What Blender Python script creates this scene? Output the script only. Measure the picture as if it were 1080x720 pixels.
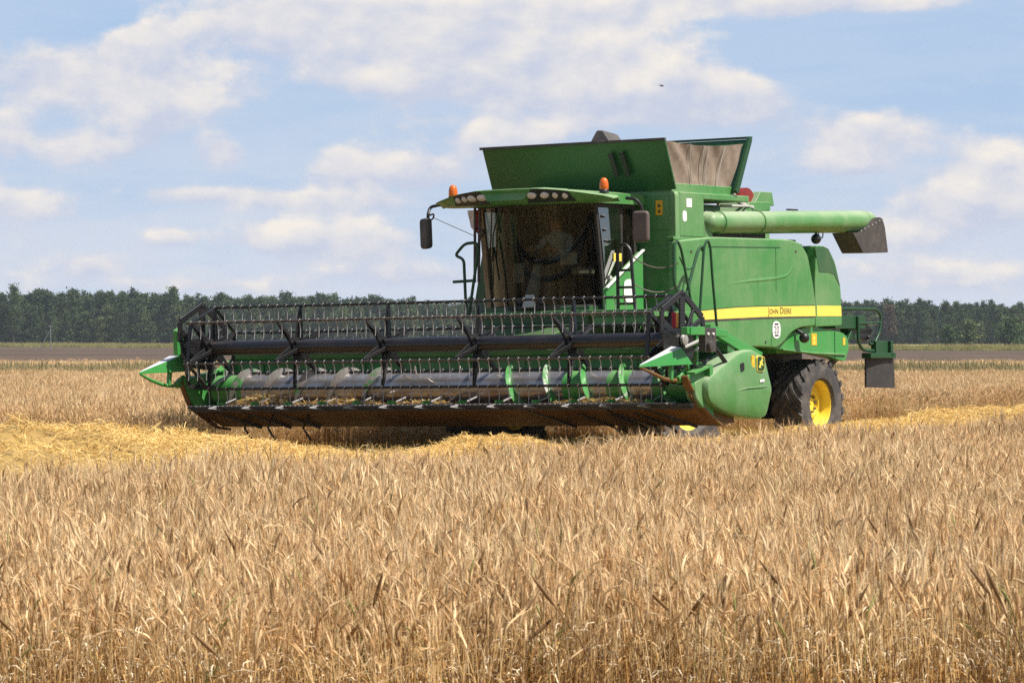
import bpy, bmesh, math, random
import numpy as np
from mathutils import Vector, Matrix, Quaternion

for o_ in list(bpy.data.objects):
    bpy.data.objects.remove(o_, do_unlink=True)
SC = bpy.context.scene
COL = SC.collection
R = math.radians

# ------------------------------------------------------------------ camera
cam_d = bpy.data.cameras.new("camera")
cam = bpy.data.objects.new("camera", cam_d)
COL.objects.link(cam)
cam_d.sensor_width = 36.0
cam_d.lens = 3800.0 * 36.0 / 1080.0
cam_d.clip_end = 20000.0
cam_d.clip_start = 0.5
cam.location = (0, 0, 1.62)
cam.rotation_euler = (R(90) - math.atan(2.0 / 3800.0), 0, 0)
cam_d.dof.use_dof = True
cam_d.dof.focus_distance = 46.0
cam_d.dof.aperture_fstop = 20.0
SC.camera = cam

# ------------------------------------------------------------------ light
SUN_AZ = math.atan2(0.93, -0.36)          # clockwise from +Y
SUN_EL = R(59)
SDIR = Vector((math.sin(SUN_AZ) * math.cos(SUN_EL), math.cos(SUN_AZ) * math.cos(SUN_EL), math.sin(SUN_EL)))
sun_d = bpy.data.lights.new("sun", 'SUN')
sun_d.energy = 5.0
sun_d.angle = R(0.55)
sun_d.color = (1.0, 0.94, 0.84)
sun = bpy.data.objects.new("sun", sun_d)
sun.rotation_euler = SDIR.to_track_quat('Z', 'Y').to_euler()
sun.location = (30, -20, 40)
COL.objects.link(sun)

SC.view_settings.view_transform = 'Standard'
SC.view_settings.look = 'None'
SC.view_settings.gamma = 1.0
SC.view_settings.use_curve_mapping = False
SC.view_settings.exposure = 0.60
SC.render.engine = 'CYCLES'
SC.cycles.max_bounces = 8
SC.cycles.transparent_max_bounces = 16
SC.cycles.volume_bounces = 0
SC.cycles.sample_clamp_indirect = 3.0
SC.cycles.blur_glossy = 1.0
SC.cycles.use_denoising = False
SC.cycles.denoiser = 'OPENIMAGEDENOISE'
SC.cycles.denoising_input_passes = 'RGB_ALBEDO_NORMAL'
SC.cycles.denoising_prefilter = 'ACCURATE'

# ------------------------------------------------------------------ node helpers
class NT:
    def __init__(s, tree):
        s.t = tree; s.n = tree.nodes; s.l = tree.links
    def new(s, typ, **kw):
        nd = s.n.new(typ)
        for k, v in kw.items():
            setattr(nd, k, v)
        return nd
    def set(s, sock, v):
        if isinstance(v, bpy.types.NodeSocket):
            s.l.new(v, sock)
        elif v is not None:
            sock.default_value = v
    def math(s, op, a, b=None, c=None, clamp=False):
        nd = s.new('ShaderNodeMath', operation=op, use_clamp=clamp)
        s.set(nd.inputs[0], a)
        if b is not None: s.set(nd.inputs[1], b)
        if c is not None: s.set(nd.inputs[2], c)
        return nd.outputs[0]
    def mix(s, f, a, b, mode='MIX'):
        nd = s.new('ShaderNodeMix', data_type='RGBA', blend_type=mode)
        s.set(nd.inputs[0], f)
        for i, v in ((6, a), (7, b)):
            if isinstance(v, (tuple, list)): v = (v[0], v[1], v[2], 1.0)
            s.set(nd.inputs[i], v)
        return nd.outputs[2]
    def noise(s, vec, scale, detail=4.0, rough=0.55, dist=0.0, dim='3D'):
        nd = s.new('ShaderNodeTexNoise', noise_dimensions=dim)
        if vec is not None: s.l.new(vec, nd.inputs['Vector'])
        nd.inputs['Scale'].default_value = scale
        nd.inputs['Detail'].default_value = detail
        nd.inputs['Roughness'].default_value = rough
        nd.inputs['Distortion'].default_value = dist
        return nd.outputs[0]
    def ramp(s, f, lo, hi, a=0.0, b=1.0, smooth=True):
        nd = s.new('ShaderNodeMapRange', interpolation_type='SMOOTHSTEP' if smooth else 'LINEAR')
        s.set(nd.inputs[0], f)
        for i, v in enumerate((lo, hi, a, b)):
            s.set(nd.inputs[i + 1], v)
        return nd.outputs[0]

# ------------------------------------------------------------------ sky
world = bpy.data.worlds.new("World")
SC.world = world
world.use_nodes = True
wt = NT(world.node_tree)
wt.n.clear()
w_out = wt.new('ShaderNodeOutputWorld')
w_bg = wt.new('ShaderNodeBackground')
w_bg.inputs[1].default_value = 0.076
sky = wt.new('ShaderNodeTexSky', sky_type='NISHITA')
sky.sun_disc = False
sky.sun_elevation = SUN_EL
sky.sun_rotation = SUN_AZ
sky.altitude = 100.0
sky.air_density = 1.0
sky.dust_density = 1.0
sky.ozone_density = 1.2
tc = wt.new('ShaderNodeTexCoord')
sep = wt.new('ShaderNodeSeparateXYZ')
wt.l.new(tc.outputs['Generated'], sep.inputs[0])
# cloud deck in dome coordinates: azimuth (radians from +Y) and elevation
az = wt.math('ARCTAN2', sep.outputs[0], sep.outputs[1])
el = wt.math('ARCSINE', sep.outputs[2])
def cloud_layer(sx, sy, off, scale, detail, rough):
    cb = wt.new('ShaderNodeCombineXYZ')
    wt.set(cb.inputs[0], wt.math('MULTIPLY_ADD', az, sx, off[0]))
    wt.set(cb.inputs[1], wt.math('MULTIPLY_ADD', el, sy, off[1]))
    cb.inputs[2].default_value = off[2]
    return wt.noise(cb.outputs[0], scale, detail, rough, 0.15), cb
def blob(ca, ce, wa, we):
    dx = wt.math('MULTIPLY', wt.math('SUBTRACT', az, ca), 1.0 / wa)
    dy = wt.math('MULTIPLY', wt.math('SUBTRACT', el, ce), 1.0 / we)
    d2 = wt.math('ADD', wt.math('MULTIPLY', dx, dx), wt.math('MULTIPLY', dy, dy))
    return wt.math('EXPONENT', wt.math('MULTIPLY', d2, -1.0))
def PX(x, y):       # sky position (azimuth, elevation) read off the photograph
    return math.atan((x - 540) / 3800.0), math.atan((358 - y) / 3800.0)
# (x, y, half width px, half height px, weight): where the photograph's cloud banks and blue gaps stand on the sky dome
BL = [(290, 25, 100, 36, .44), (430, 30, 120, 44, .46), (560, 30, 95, 40, .44), (690, 68, 110, 55, .40), (770, 105, 55, 28, .44), (610, 100, 95, 26, .36), (470, 85, 130, 20, .26),
      (55, 82, 60, 34, .48), (150, 55, 42, 48, .42), (190, 112, 60, 34, .28), (3, 140, 26, 24, .42), (85, 157, 52, 16, .34), (240, 160, 28, 16, .30),
      (362, 172, 28, 20, .42), (440, 180, 48, 15, .40), (515, 148, 34, 20, .28), (572, 140, 30, 12, .28), (210, 205, 62, 8, .28), (345, 212, 75, 10, .28), (300, 250, 46, 15, .34),
      (385, 252, 40, 18, .30), (180, 250, 26, 9, .28), (100, 280, 34, 12, .26), (20, 215, 42, 15, .30), (925, 135, 72, 26, .38), (1042, 178, 38, 34, .46), (1020, 215, 66, 24, .40),
      (880, 172, 70, 16, .20), (850, 6, 250, 14, .34), (1000, 288, 100, 16, .22), (440, 290, 90, 12, .2), (200, 300, 90, 9, .18), (960, 250, 70, 12, .16),
      (285, 148, 58, 30, -.30), (330, 120, 46, 16, -.26), (900, 62, 150, 42, -.5), (1050, 70, 60, 60, -.4), (40, 14, 90, 24, -.5), (120, 18, 36, 14, -.2), (640, 150, 60, 14, -.15), (520, 225, 50, 26, -.15)]
bias = None; topw = None; wsum = None
for (bx, by, bw, bh, wgt) in BL:
    ca, ce = PX(bx, by)
    g_ = blob(ca, ce, bw * (1.08 if wgt > 0 else 1.0) / 3800.0, bh * (1.06 if wgt > 0 else 1.0) / 3800.0)
    b = wt.math('MULTIPLY', g_, wgt * (1.0 if wgt < 0 else 1.06 if bh > 24 else 1.42))
    bias = b if bias is None else wt.math('ADD', bias, b)
    if wgt > 0:
        dy = wt.math('MULTIPLY', wt.math('SUBTRACT', el, ce), 3800.0 / bh)
        tw = wt.math('MULTIPLY', b, dy)
        topw = tw if topw is None else wt.math('ADD', topw, tw)
        wsum = b if wsum is None else wt.math('ADD', wsum, b)
topness = wt.math('DIVIDE', topw, wt.math('ADD', wsum, 0.04))       # under -0.5: underside of a bank, over 0.5: its crown
n1, _ = cloud_layer(30.0, 52.0, (3.1, 1.7, 0.4), 1.0, 9.0, 0.60)
n3, _ = cloud_layer(85.0, 125.0, (5.1, 3.7, 2.4), 1.0, 7.0, 0.62)
n3b, _ = cloud_layer(85.0, 125.0, (5.1 - 0.22, 3.7 + 0.42, 2.4), 1.0, 5.0, 0.55)
n3a, _ = cloud_layer(85.0, 125.0, (5.1, 3.7, 2.4), 1.0, 5.0, 0.55)
n2, _ = cloud_layer(14.0, 80.0, (7.3, 2.2, 5.4), 1.0, 7.0, 0.58)
dens = wt.math('ADD', bias, wt.math('MULTIPLY', wt.math('SUBTRACT', n1, 0.5), 0.72))
dens = wt.math('ADD', dens, wt.math('MULTIPLY', wt.math('SUBTRACT', n3, 0.5), 0.50))
dens = wt.math('ADD', dens, wt.ramp(el, 0.085, 0.04, 0.0, 0.085))          # the cloud field closes up towards the horizon
cov = wt.math('MULTIPLY', wt.ramp(dens, 0.07, 0.36), 0.95)
veil = wt.math('MULTIPLY', wt.ramp(n2, 0.28, 0.60), 0.75)
veil = wt.math('MULTIPLY', veil, wt.ramp(el, 0.0, 0.085, 1.0, 0.30))
n1a, _ = cloud_layer(30.0, 52.0, (3.1, 1.7, 0.4), 1.0, 4.0, 0.5)
n1b, _ = cloud_layer(30.0, 52.0, (3.1 - 0.16, 1.7 + 0.30, 0.4), 1.0, 4.0, 0.5)
light = wt.math('ADD', wt.math('MULTIPLY', wt.math('SUBTRACT', n3a, n3b), 1.0), wt.math('MULTIPLY_ADD', topness, 0.42, 0.46))
light = wt.math('ADD', light, wt.math('MULTIPLY', wt.math('SUBTRACT', n1a, n1b), 1.5))
light = wt.ramp(light, 0.05, 0.95, smooth=False)
light = wt.math('MULTIPLY', light, wt.ramp(dens, 0.15, 0.42, 0.55, 1.0))
cl_col = wt.mix(light, (5.1, 5.5, 6.7), (8.3, 7.7, 6.95))
sky_t = wt.mix(0.85, sky.outputs[0], (3.35, 4.9, 7.3))         # daylight blue between the clouds
sky_v = wt.mix(wt.ramp(el, 0.0, 0.085, 0.75, 0.05), sky_t, (5.3, 6.15, 7.35))
sky_v = wt.mix(veil, sky_v, (6.1, 6.4, 7.2))
fin = wt.mix(cov, sky_v, cl_col)
up = wt.ramp(el, 0.11, 0.30)                                    # overhead the plain sky takes over,
up = wt.math('MAXIMUM', up, wt.math('MULTIPLY', wt.ramp(sep.outputs[1], 0.75, 0.2), 0.85))    # and the sky is clearer away from the cloud bank
fin = wt.mix(up, fin, wt.mix(0.90, (6.0, 6.6, 7.6), sky.outputs[0]))
wt.l.new(fin, w_bg.inputs[0])
wt.l.new(w_bg.outputs[0], w_out.inputs[0])

# ------------------------------------------------------------------ materials
def new_mat(name):
    m = bpy.data.materials.new(name)
    m.use_nodes = True
    t = NT(m.node_tree)
    return m, t, t.n['Principled BSDF']

def plain(name, col, rough=0.5, metal=0.0, spec=0.5, var=0.0, scale=6.0, bump=0.0, coat=0.0, var_col=None):
    m, t, p = new_mat(name)
    p.inputs['Roughness'].default_value = rough
    p.inputs['Metallic'].default_value = metal
    p.inputs['Specular IOR Level'].default_value = spec
    p.inputs['Coat Weight'].default_value = coat
    p.inputs['Base Color'].default_value = (*col, 1)
    g = t.new('ShaderNodeTexCoord')
    if var > 0:
        n = t.noise(g.outputs['Object'], scale, 6.0, 0.65)
        vc = var_col or tuple(c * 0.45 for c in col)
        f = t.math('MULTIPLY', t.ramp(n, 0.40, 0.70), var)
        t.l.new(t.mix(f, col, vc), p.inputs['Base Color'])
    if bump > 0:
        n = t.noise(g.outputs['Object'], scale * 8, 4.0, 0.6)
        b = t.new('ShaderNodeBump'); b.inputs['Strength'].default_value = bump; b.inputs['Distance'].default_value = 0.01
        t.l.new(n, b.inputs['Height']); t.l.new(b.outputs[0], p.inputs['Normal'])
    return m

def paint(name, col, dust=0.35, dcol=(0.42, 0.36, 0.25), rough=0.42, wear=None, streak=0.25):
    """Machine paint with harvest dust lying on it in soft patches and streaks, thicker on upward faces."""
    m, t, p = new_mat(name)
    g = t.new('ShaderNodeTexCoord')
    geo = t.new('ShaderNodeNewGeometry')
    sp = t.new('ShaderNodeSeparateXYZ'); t.l.new(geo.outputs['Normal'], sp.inputs[0])
    n = t.noise(g.outputs['Object'], 1.3, 7.0, 0.62, 0.4)
    mp = t.new('ShaderNodeMapping'); mp.inputs['Scale'].default_value = (9, 9, 1.2)
    t.l.new(g.outputs['Object'], mp.inputs[0])
    st = t.noise(mp.outputs[0], 1.0, 4.0, 0.6)
    fine = t.noise(g.outputs['Object'], 30.0, 3.0, 0.7)
    f = t.math('MULTIPLY', t.ramp(n, 0.30, 0.75), 0.75)
    f = t.math('ADD', f, t.math('MULTIPLY', t.ramp(st, 0.45, 0.75), streak))
    f = t.math('ADD', f, t.math('MULTIPLY', t.ramp(sp.outputs[2], 0.2, 1.0), 0.9))
    f = t.math('ADD', f, t.math('MULTIPLY', t.math('SUBTRACT', fine, 0.5), 0.35))
    f = t.math('MULTIPLY', f, dust, clamp=True)
    c = t.mix(f, col, dcol)
    if wear:
        w = t.ramp(t.noise(g.outputs['Object'], 5.0, 6.0, 0.7), 0.52, 0.62)
        c = t.mix(w, c, wear)
    t.l.new(c, p.inputs['Base Color'])
    t.l.new(t.ramp(f, 0.0, 0.5, rough, 0.75), p.inputs['Roughness'])
    p.inputs['Coat Weight'].default_value = 0.15
    p.inputs['Coat Roughness'].default_value = 0.25
    return m

M = {}
M['green'] = paint('green_paint', (0.044, 0.215, 0.043), 0.36, (0.36, 0.39, 0.25))
M['green_clean'] = paint('green_header_paint', (0.032, 0.26, 0.045), 0.16)
M['green_dusty'] = paint('dusty_green_paint', (0.066, 0.225, 0.050), 0.44, (0.40, 0.42, 0.31), streak=0.06)
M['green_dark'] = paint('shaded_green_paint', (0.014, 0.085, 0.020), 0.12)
M['yellow'] = paint('yellow_paint', (0.84, 0.63, 0.05), 0.20, (0.5, 0.40, 0.2))
M['decal_yellow'] = plain('yellow_decal', (0.86, 0.66, 0.10), 0.45, var=0.15)
M['decal_orange'] = plain('orange_warning_decal', (0.80, 0.42, 0.02), 0.45)
M['decal_white'] = plain('white_decal', (0.80, 0.80, 0.78), 0.45)
M['decal_black'] = plain('black_decal', (0.02, 0.02, 0.02), 0.5)
M['decal_green'] = plain('dark_green_decal', (0.012, 0.06, 0.02), 0.45)
M['black'] = plain('black_steel', (0.010, 0.010, 0.012), 0.42, var=0.5, var_col=(0.034, 0.030, 0.026), scale=3.0)
M['black_dusty'] = plain('dusty_black_plastic', (0.045, 0.040, 0.038), 0.62, var=0.6, var_col=(0.13, 0.10, 0.08), scale=4.0)
M['mirror_shell'] = plain('dusty_mirror_housing', (0.09, 0.065, 0.058), 0.6, var=0.4, var_col=(0.16, 0.12, 0.10), scale=3.0)
M['tube_black'] = plain('reel_tube_black', (0.014, 0.014, 0.018), 0.30, var=0.5, var_col=(0.04, 0.03, 0.025), scale=3.0)
M['tine'] = plain('pale_grey_tine', (0.34, 0.33, 0.34), 0.5, var=0.3)
M['bolt'] = plain('zinc_bolt', (0.6, 0.58, 0.55), 0.4, metal=0.6)
M['steel_worn'] = plain('polished_worn_steel', (0.40, 0.39, 0.40), 0.28, metal=0.75, var=0.55, var_col=(0.25, 0.17, 0.10), scale=4.0)
M['steel_white'] = plain('bright_worn_sheet', (0.72, 0.72, 0.72), 0.40, metal=0.2, var=0.3, scale=5.0)
M['rust'] = plain('rusty_brown_sheet', (0.20, 0.105, 0.035), 0.55, metal=0.2, var=0.7, var_col=(0.085, 0.045, 0.022), scale=2.2)
M['rubber'] = plain('tyre_rubber', (0.045, 0.042, 0.042), 0.78, var=0.8, var_col=(0.135, 0.115, 0.10), scale=5.0, bump=0.15)
M['flap_rubber'] = plain('mud_flap_rubber', (0.028, 0.026, 0.026), 0.7, var=0.4, var_col=(0.06, 0.055, 0.05))
M['canvas'] = plain('brown_canvas', (0.215, 0.165, 0.125), 0.9, var=0.75, var_col=(0.31, 0.25, 0.195), scale=9.0, bump=0.4)
M['wood_post'] = plain('tan_cab_post', (0.40, 0.27, 0.16), 0.5, var=0.5)
M['interior'] = plain('dark_cab_interior', (0.030, 0.026, 0.022), 0.7, var=0.4)
M['seat_fabric'] = plain('dark_seat_fabric', (0.05, 0.045, 0.04), 0.85)
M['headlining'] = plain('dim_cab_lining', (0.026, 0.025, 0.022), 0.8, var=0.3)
M['grey_plastic'] = plain('light_grey_plastic', (0.42, 0.40, 0.36), 0.5)
M['skin'] = plain('skin', (0.50, 0.27, 0.17), 0.55)
M['hair'] = plain('dark_hair', (0.04, 0.025, 0.018), 0.6)
M['shirt'] = plain('pale_blue_shirt', (0.46, 0.56, 0.64), 0.8, var=0.2, scale=3)
M['trousers'] = plain('dark_trousers', (0.04, 0.05, 0.07), 0.85)
M['red'] = plain('red_drum_paint', (0.22, 0.018, 0.014), 0.5, var=0.4)
M['flag_white'] = plain('white_cloth', (0.72, 0.66, 0.68), 0.85)
M['flag_red'] = plain('red_cloth', (0.40, 0.03, 0.05), 0.85)
M['flag_green'] = plain('green_cloth', (0.03, 0.22, 0.09), 0.85)
M['lens'] = plain('pale_lamp_lens', (0.62, 0.56, 0.52), 0.15, spec=0.8)
M['red_lens'] = plain('red_lamp_lens', (0.65, 0.05, 0.03), 0.3)
M['concrete'] = plain('concrete_post', (0.22, 0.22, 0.22), 0.8)
M['mirror_glass'] = plain('mirror_glass', (0.7, 0.7, 0.7), 0.05, metal=1.0)
M['spout_rubber'] = plain('dusty_spout_rubber', (0.048, 0.042, 0.040), 0.7, var=0.6, var_col=(0.10, 0.082, 0.07), scale=6.0, bump=0.3)
M['straw_pile'] = plain('chopped_straw', (0.50, 0.33, 0.12), 0.85, var=0.6, var_col=(0.26, 0.15, 0.05), scale=25.0, bump=0.8)

def glass_mat(name, tint, trans, rough=0.02, gl=(0.9, 0.9, 0.9)):
    m, t, p = new_mat(name)
    t.n.remove(p)
    out = t.n['Material Output']
    tr = t.new('ShaderNodeBsdfTransparent'); tr.inputs[0].default_value = (*tint, 1)
    g = t.new('ShaderNodeBsdfGlossy'); g.inputs[0].default_value = (*gl, 1); g.inputs['Roughness'].default_value = rough
    d = t.new('ShaderNodeBsdfDiffuse'); d.inputs[0].default_value = (0.30, 0.23, 0.15, 1)
    ge = t.new('ShaderNodeNewGeometry')
    vd = t.new('ShaderNodeVectorMath', operation='DOT_PRODUCT'); t.l.new(ge.outputs['Normal'], vd.inputs[0]); t.l.new(ge.outputs['Incoming'], vd.inputs[1])
    fr = t.math('POWER', t.math('SUBTRACT', 1.0, t.math('ABSOLUTE', vd.outputs['Value'])), 5.0)
    tcn = t.new('ShaderNodeTexCoord')
    mx0 = t.new('ShaderNodeMixShader')          # a film of harvest dust
    t.set(mx0.inputs[0], t.ramp(t.noise(tcn.outputs['Object'], 2.0, 6.0, 0.65), 0.4, 0.75, 0.01, 0.05))
    t.l.new(tr.outputs[0], mx0.inputs[1]); t.l.new(d.outputs[0], mx0.inputs[2])
    mx = t.new('ShaderNodeMixShader')
    t.set(mx.inputs[0], t.math('MULTIPLY_ADD', fr, 0.9, trans))
    t.l.new(mx0.outputs[0], mx.inputs[1]); t.l.new(g.outputs[0], mx.inputs[2])
    t.l.new(mx.outputs[0], out.inputs[0])
    return m
M['glass'] = glass_mat('tinted_windscreen', (0.40, 0.40, 0.35), 0.026, 0.02, (0.82, 0.90, 1.0))
M['door_glass'] = glass_mat('door_window_glass', (0.42, 0.42, 0.38), 0.26, 0.03)

def amber():
    m, t, p = new_mat('amber_lens')
    p.inputs['Base Color'].default_value = (0.80, 0.16, 0.015, 1)
    p.inputs['Roughness'].default_value = 0.25
    p.inputs['Transmission Weight'].default_value = 0.25
    return m
M['amber'] = amber()

# ------------------------------------------------------------------ mesh builder
class MB:
    def __init__(s):
        s.v = []; s.f = []; s.mi = []; s.cur = 0
    def add(s, vs, fs):
        b = len(s.v)
        s.v.extend(tuple(map(float, v)) for v in vs)
        for f in fs:
            s.f.append(tuple(i + b for i in f)); s.mi.append(s.cur)
        return s
    def box(s, a, b):
        x0, y0, z0 = a; x1, y1, z1 = b
        vs = [(x0, y0, z0), (x1, y0, z0), (x1, y1, z0), (x0, y1, z0), (x0, y0, z1), (x1, y0, z1), (x1, y1, z1), (x0, y1, z1)]
        return s.add(vs, [(0, 3, 2, 1), (4, 5, 6, 7), (0, 1, 5, 4), (1, 2, 6, 5), (2, 3, 7, 6), (3, 0, 4, 7)])
    def hexa(s, vs):     # 8 corners: bottom 4 ccw then top 4 ccw
        return s.add(vs, [(0, 3, 2, 1), (4, 5, 6, 7), (0, 1, 5, 4), (1, 2, 6, 5), (2, 3, 7, 6), (3, 0, 4, 7)])
    def bar(s, p, q, w, h, up=(0, 0, 1), w2=None, h2=None):
        p = Vector(p); q = Vector(q); d = (q - p).normalized(); u = Vector(up)
        sd = d.cross(u)
        if sd.length < 1e-5: sd = d.cross(Vector((1, 0, 0)))
        sd.normalize(); u = sd.cross(d).normalized()
        w2 = w if w2 is None else w2; h2 = h if h2 is None else h2
        vs = []
        for c, ww, hh in ((p, w, h), (q, w2, h2)):
            for a, b in ((-1, -1), (1, -1), (1, 1), (-1, 1)):
                vs.append(c + sd * (a * ww / 2) + u * (b * hh / 2))
        return s.add(vs, [(0, 1, 2, 3), (7, 6, 5, 4), (0, 4, 5, 1), (1, 5, 6, 2), (2, 6, 7, 3), (3, 7, 4, 0)])
    def tube(s, pts, r, n=8, caps=True):
        pts = [Vector(p) for p in pts]
        rs = r if isinstance(r, (list, tuple)) else [r] * len(pts)
        t0 = (pts[1] - pts[0]).normalized()
        a = t0.orthogonal().normalized()
        vs = []
        prev = t0
        for i, p in enumerate(pts):
            if i == 0: t = t0
            elif i == len(pts) - 1: t = (pts[i] - pts[i - 1]).normalized()
            else: t = ((pts[i] - pts[i - 1]).normalized() + (pts[i + 1] - pts[i]).normalized()).normalized()
            a = prev.rotation_difference(t) @ a
            a = (a - t * a.dot(t)).normalized()
            b = t.cross(a); prev = t
            for k in range(n):
                an = 2 * math.pi * k / n
                vs.append(p + (a * math.cos(an) + b * math.sin(an)) * rs[i])
        fs = []
        for i in range(len(pts) - 1):
            for k in range(n):
                k2 = (k + 1) % n
                fs.append((i * n + k, i * n + k2, (i + 1) * n + k2, (i + 1) * n + k))
        if caps:
            fs.append(tuple(range(n - 1, -1, -1)))
            fs.append(tuple((len(pts) - 1) * n + k for k in range(n)))
        return s.add(vs, fs)
    def lathe(s, prof, c, axis='x', n=32, closed=False, caps=True):
        """prof: list of (radius, offset along axis)."""
        vs = []; c = Vector(c)
        for (r, a) in prof:
            for k in range(n):
                an = 2 * math.pi * k / n
                u, w = r * math.cos(an), r * math.sin(an)
                vs.append(c + Vector({'x': (a, u, w), 'y': (u, a, w), 'z': (u, w, a)}[axis]))
        fs = []
        m = len(prof)
        for i in range(m if closed else m - 1):
            j = (i + 1) % m
            for k in range(n):
                k2 = (k + 1) % n
                fs.append((i * n + k, i * n + k2, j * n + k2, j * n + k))
        if not closed and caps:
            fs.append(tuple(range(n - 1, -1, -1)))
            fs.append(tuple((m - 1) * n + k for k in range(n)))
        return s.add(vs, fs)
    def prism(s, poly, axis, a0, a1, off=None):
        """poly of 2-D points in the plane across axis (x: (y,z), y: (x,z), z: (x,y)), drawn out from a0 to a1."""
        def P(u, w, a): return {'x': (a, u, w), 'y': (u, a, w), 'z': (u, w, a)}[axis]
        n = len(poly)
        vs = [P(u, w, a0) for u, w in poly] + [P(u, w, a1) for u, w in poly]
        fs = [tuple(range(n - 1, -1, -1)), tuple(range(n, 2 * n))]
        for i in range(n):
            j = (i + 1) % n
            fs.append((i, j, n + j, n + i))
        return s.add(vs, fs)
    def sphere(s, c, r, n=12, m=8, sc=(1, 1, 1)):
        vs = []; fs = []
        for i in range(m + 1):
            th = math.pi * i / m
            for k in range(n):
                ph = 2 * math.pi * k / n
                vs.append((c[0] + r * sc[0] * math.sin(th) * math.cos(ph), c[1] + r * sc[1] * math.sin(th) * math.sin(ph), c[2] + r * sc[2] * math.cos(th)))
        for i in range(m):
            for k in range(n):
                fs.append((i * n + k, (i + 1) * n + k, (i + 1) * n + (k + 1) % n, i * n + (k + 1) % n))
        return s.add(vs, fs)
    def build(s, name, mat, parent=None, bevel=0.0, seg=2, smooth=True, ang=38, props=None, fix=True):
        me = bpy.data.meshes.new(name)
        me.from_pydata(s.v, [], s.f)
        mats = mat if isinstance(mat, (list, tuple)) else [mat]
        for m_ in mats: me.materials.append(m_)
        me.polygons.foreach_set('material_index', s.mi)
        if fix:
            bm = bmesh.new(); bm.from_mesh(me)
            bmesh.ops.recalc_face_normals(bm, faces=bm.faces)
            bm.to_mesh(me); bm.free()
        me.polygons.foreach_set('use_smooth', [smooth] * len(me.polygons))
        if smooth: me.set_sharp_from_angle(angle=R(ang))
        me.update()
        o = bpy.data.objects.new(name, me)
        COL.objects.link(o)
        if parent is not None: o.parent = parent
        if bevel > 0:
            b = o.modifiers.new('bevel', 'BEVEL')
            b.width = bevel; b.segments = seg; b.limit_method = 'ANGLE'; b.angle_limit = R(35)
            b.harden_normals = True
        for k, v in (props or {}).items(): o[k] = v
        return o

def fillet(pts, rad, n=5):
    """Round the corners of a 3-D polyline."""
    pts = [Vector(p) for p in pts]
    out = [pts[0]]
    for i in range(1, len(pts) - 1):
        a, b, c = pts[i - 1], pts[i], pts[i + 1]
        d1 = (a - b); d2 = (c - b)
        r = min(rad, d1.length * 0.45, d2.length * 0.45)
        p1 = b + d1.normalized() * r; p2 = b + d2.normalized() * r
        for k in range(n + 1):
            t = k / n
            out.append(p1 * (1 - t) ** 2 + b * 2 * t * (1 - t) + p2 * t * t)
    out.append(pts[-1])
    return out

def tag(o, label, cat, group=None, kind=None):
    o['label'] = label; o['category'] = cat
    if group: o['group'] = group
    if kind: o['kind'] = kind
    return o

def empty(name, loc=(0, 0, 0), parent=None):
    o = bpy.data.objects.new(name, None); COL.objects.link(o)
    o.location = loc; o.empty_display_size = 0.3
    if parent is not None: o.parent = parent
    return o

def rounded(poly, rad, n=4):
    """2-D polygon with rounded corners; rad may be a list."""
    out = []
    m = len(poly)
    for i in range(m):
        a, b, c = (Vector((*poly[(i + k - 1) % m], 0)) for k in range(3))
        r = rad[i] if isinstance(rad, (list, tuple)) else rad
        d1, d2 = a - b, c - b
        r = min(r, d1.length * 0.48, d2.length * 0.48)
        if r < 1e-4: out.append((b.x, b.y)); continue
        p1 = b + d1.normalized() * r; p2 = b + d2.normalized() * r
        for k in range(n + 1):
            t = k / n
            q = p1 * (1 - t) ** 2 + b * 2 * t * (1 - t) + p2 * t * t
            out.append((q.x, q.y))
    return out

# =================================================================== THE SETTING
rng = np.random.default_rng(7)
random.seed(7)
TH, ROLL = R(34), R(0.9)
MC = np.array([-1.2, 46.6])
def to_machine(X, Y):
    dx, dy = X - MC[0], Y - MC[1]
    return dx * math.cos(TH) - dy * math.sin(TH), dx * math.sin(TH) + dy * math.cos(TH)

def sheet(name, poly, z, mat, kind='structure'):
    mb = MB(); mb.add([(x, y, z) for x, y in poly], [tuple(range(len(poly)))])
    o = mb.build(name, mat, smooth=False)
    o['kind'] = kind
    return o

def ground_mat(name, cols, scale, rough=0.95, bump=0.0, stretch=(1, 1, 1)):
    m, t, p = new_mat(name)
    g = t.new('ShaderNodeNewGeometry')
    mp = t.new('ShaderNodeMapping'); mp.inputs['Scale'].default_value = stretch
    t.l.new(g.outputs['Position'], mp.inputs[0])
    a = t.noise(mp.outputs[0], scale, 8.0, 0.65)
    b = t.noise(mp.outputs[0], scale * 9, 5.0, 0.7)
    c = t.mix(t.ramp(a, 0.35, 0.65), cols[0], cols[1])
    c = t.mix(t.math('MULTIPLY', t.ramp(b, 0.40, 0.70), 0.6), c, cols[2])
    t.l.new(c, p.inputs['Base Color'])
    p.inputs['Roughness'].default_value = rough
    p.inputs['Specular IOR Level'].default_value = 0.1
    if bump:
        bp = t.new('ShaderNodeBump'); bp.inputs['Strength'].default_value = bump; bp.inputs['Distance'].default_value = 0.1
        t.l.new(b, bp.inputs['Height']); t.l.new(bp.outputs[0], p.inputs['Normal'])
    return m

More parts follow.
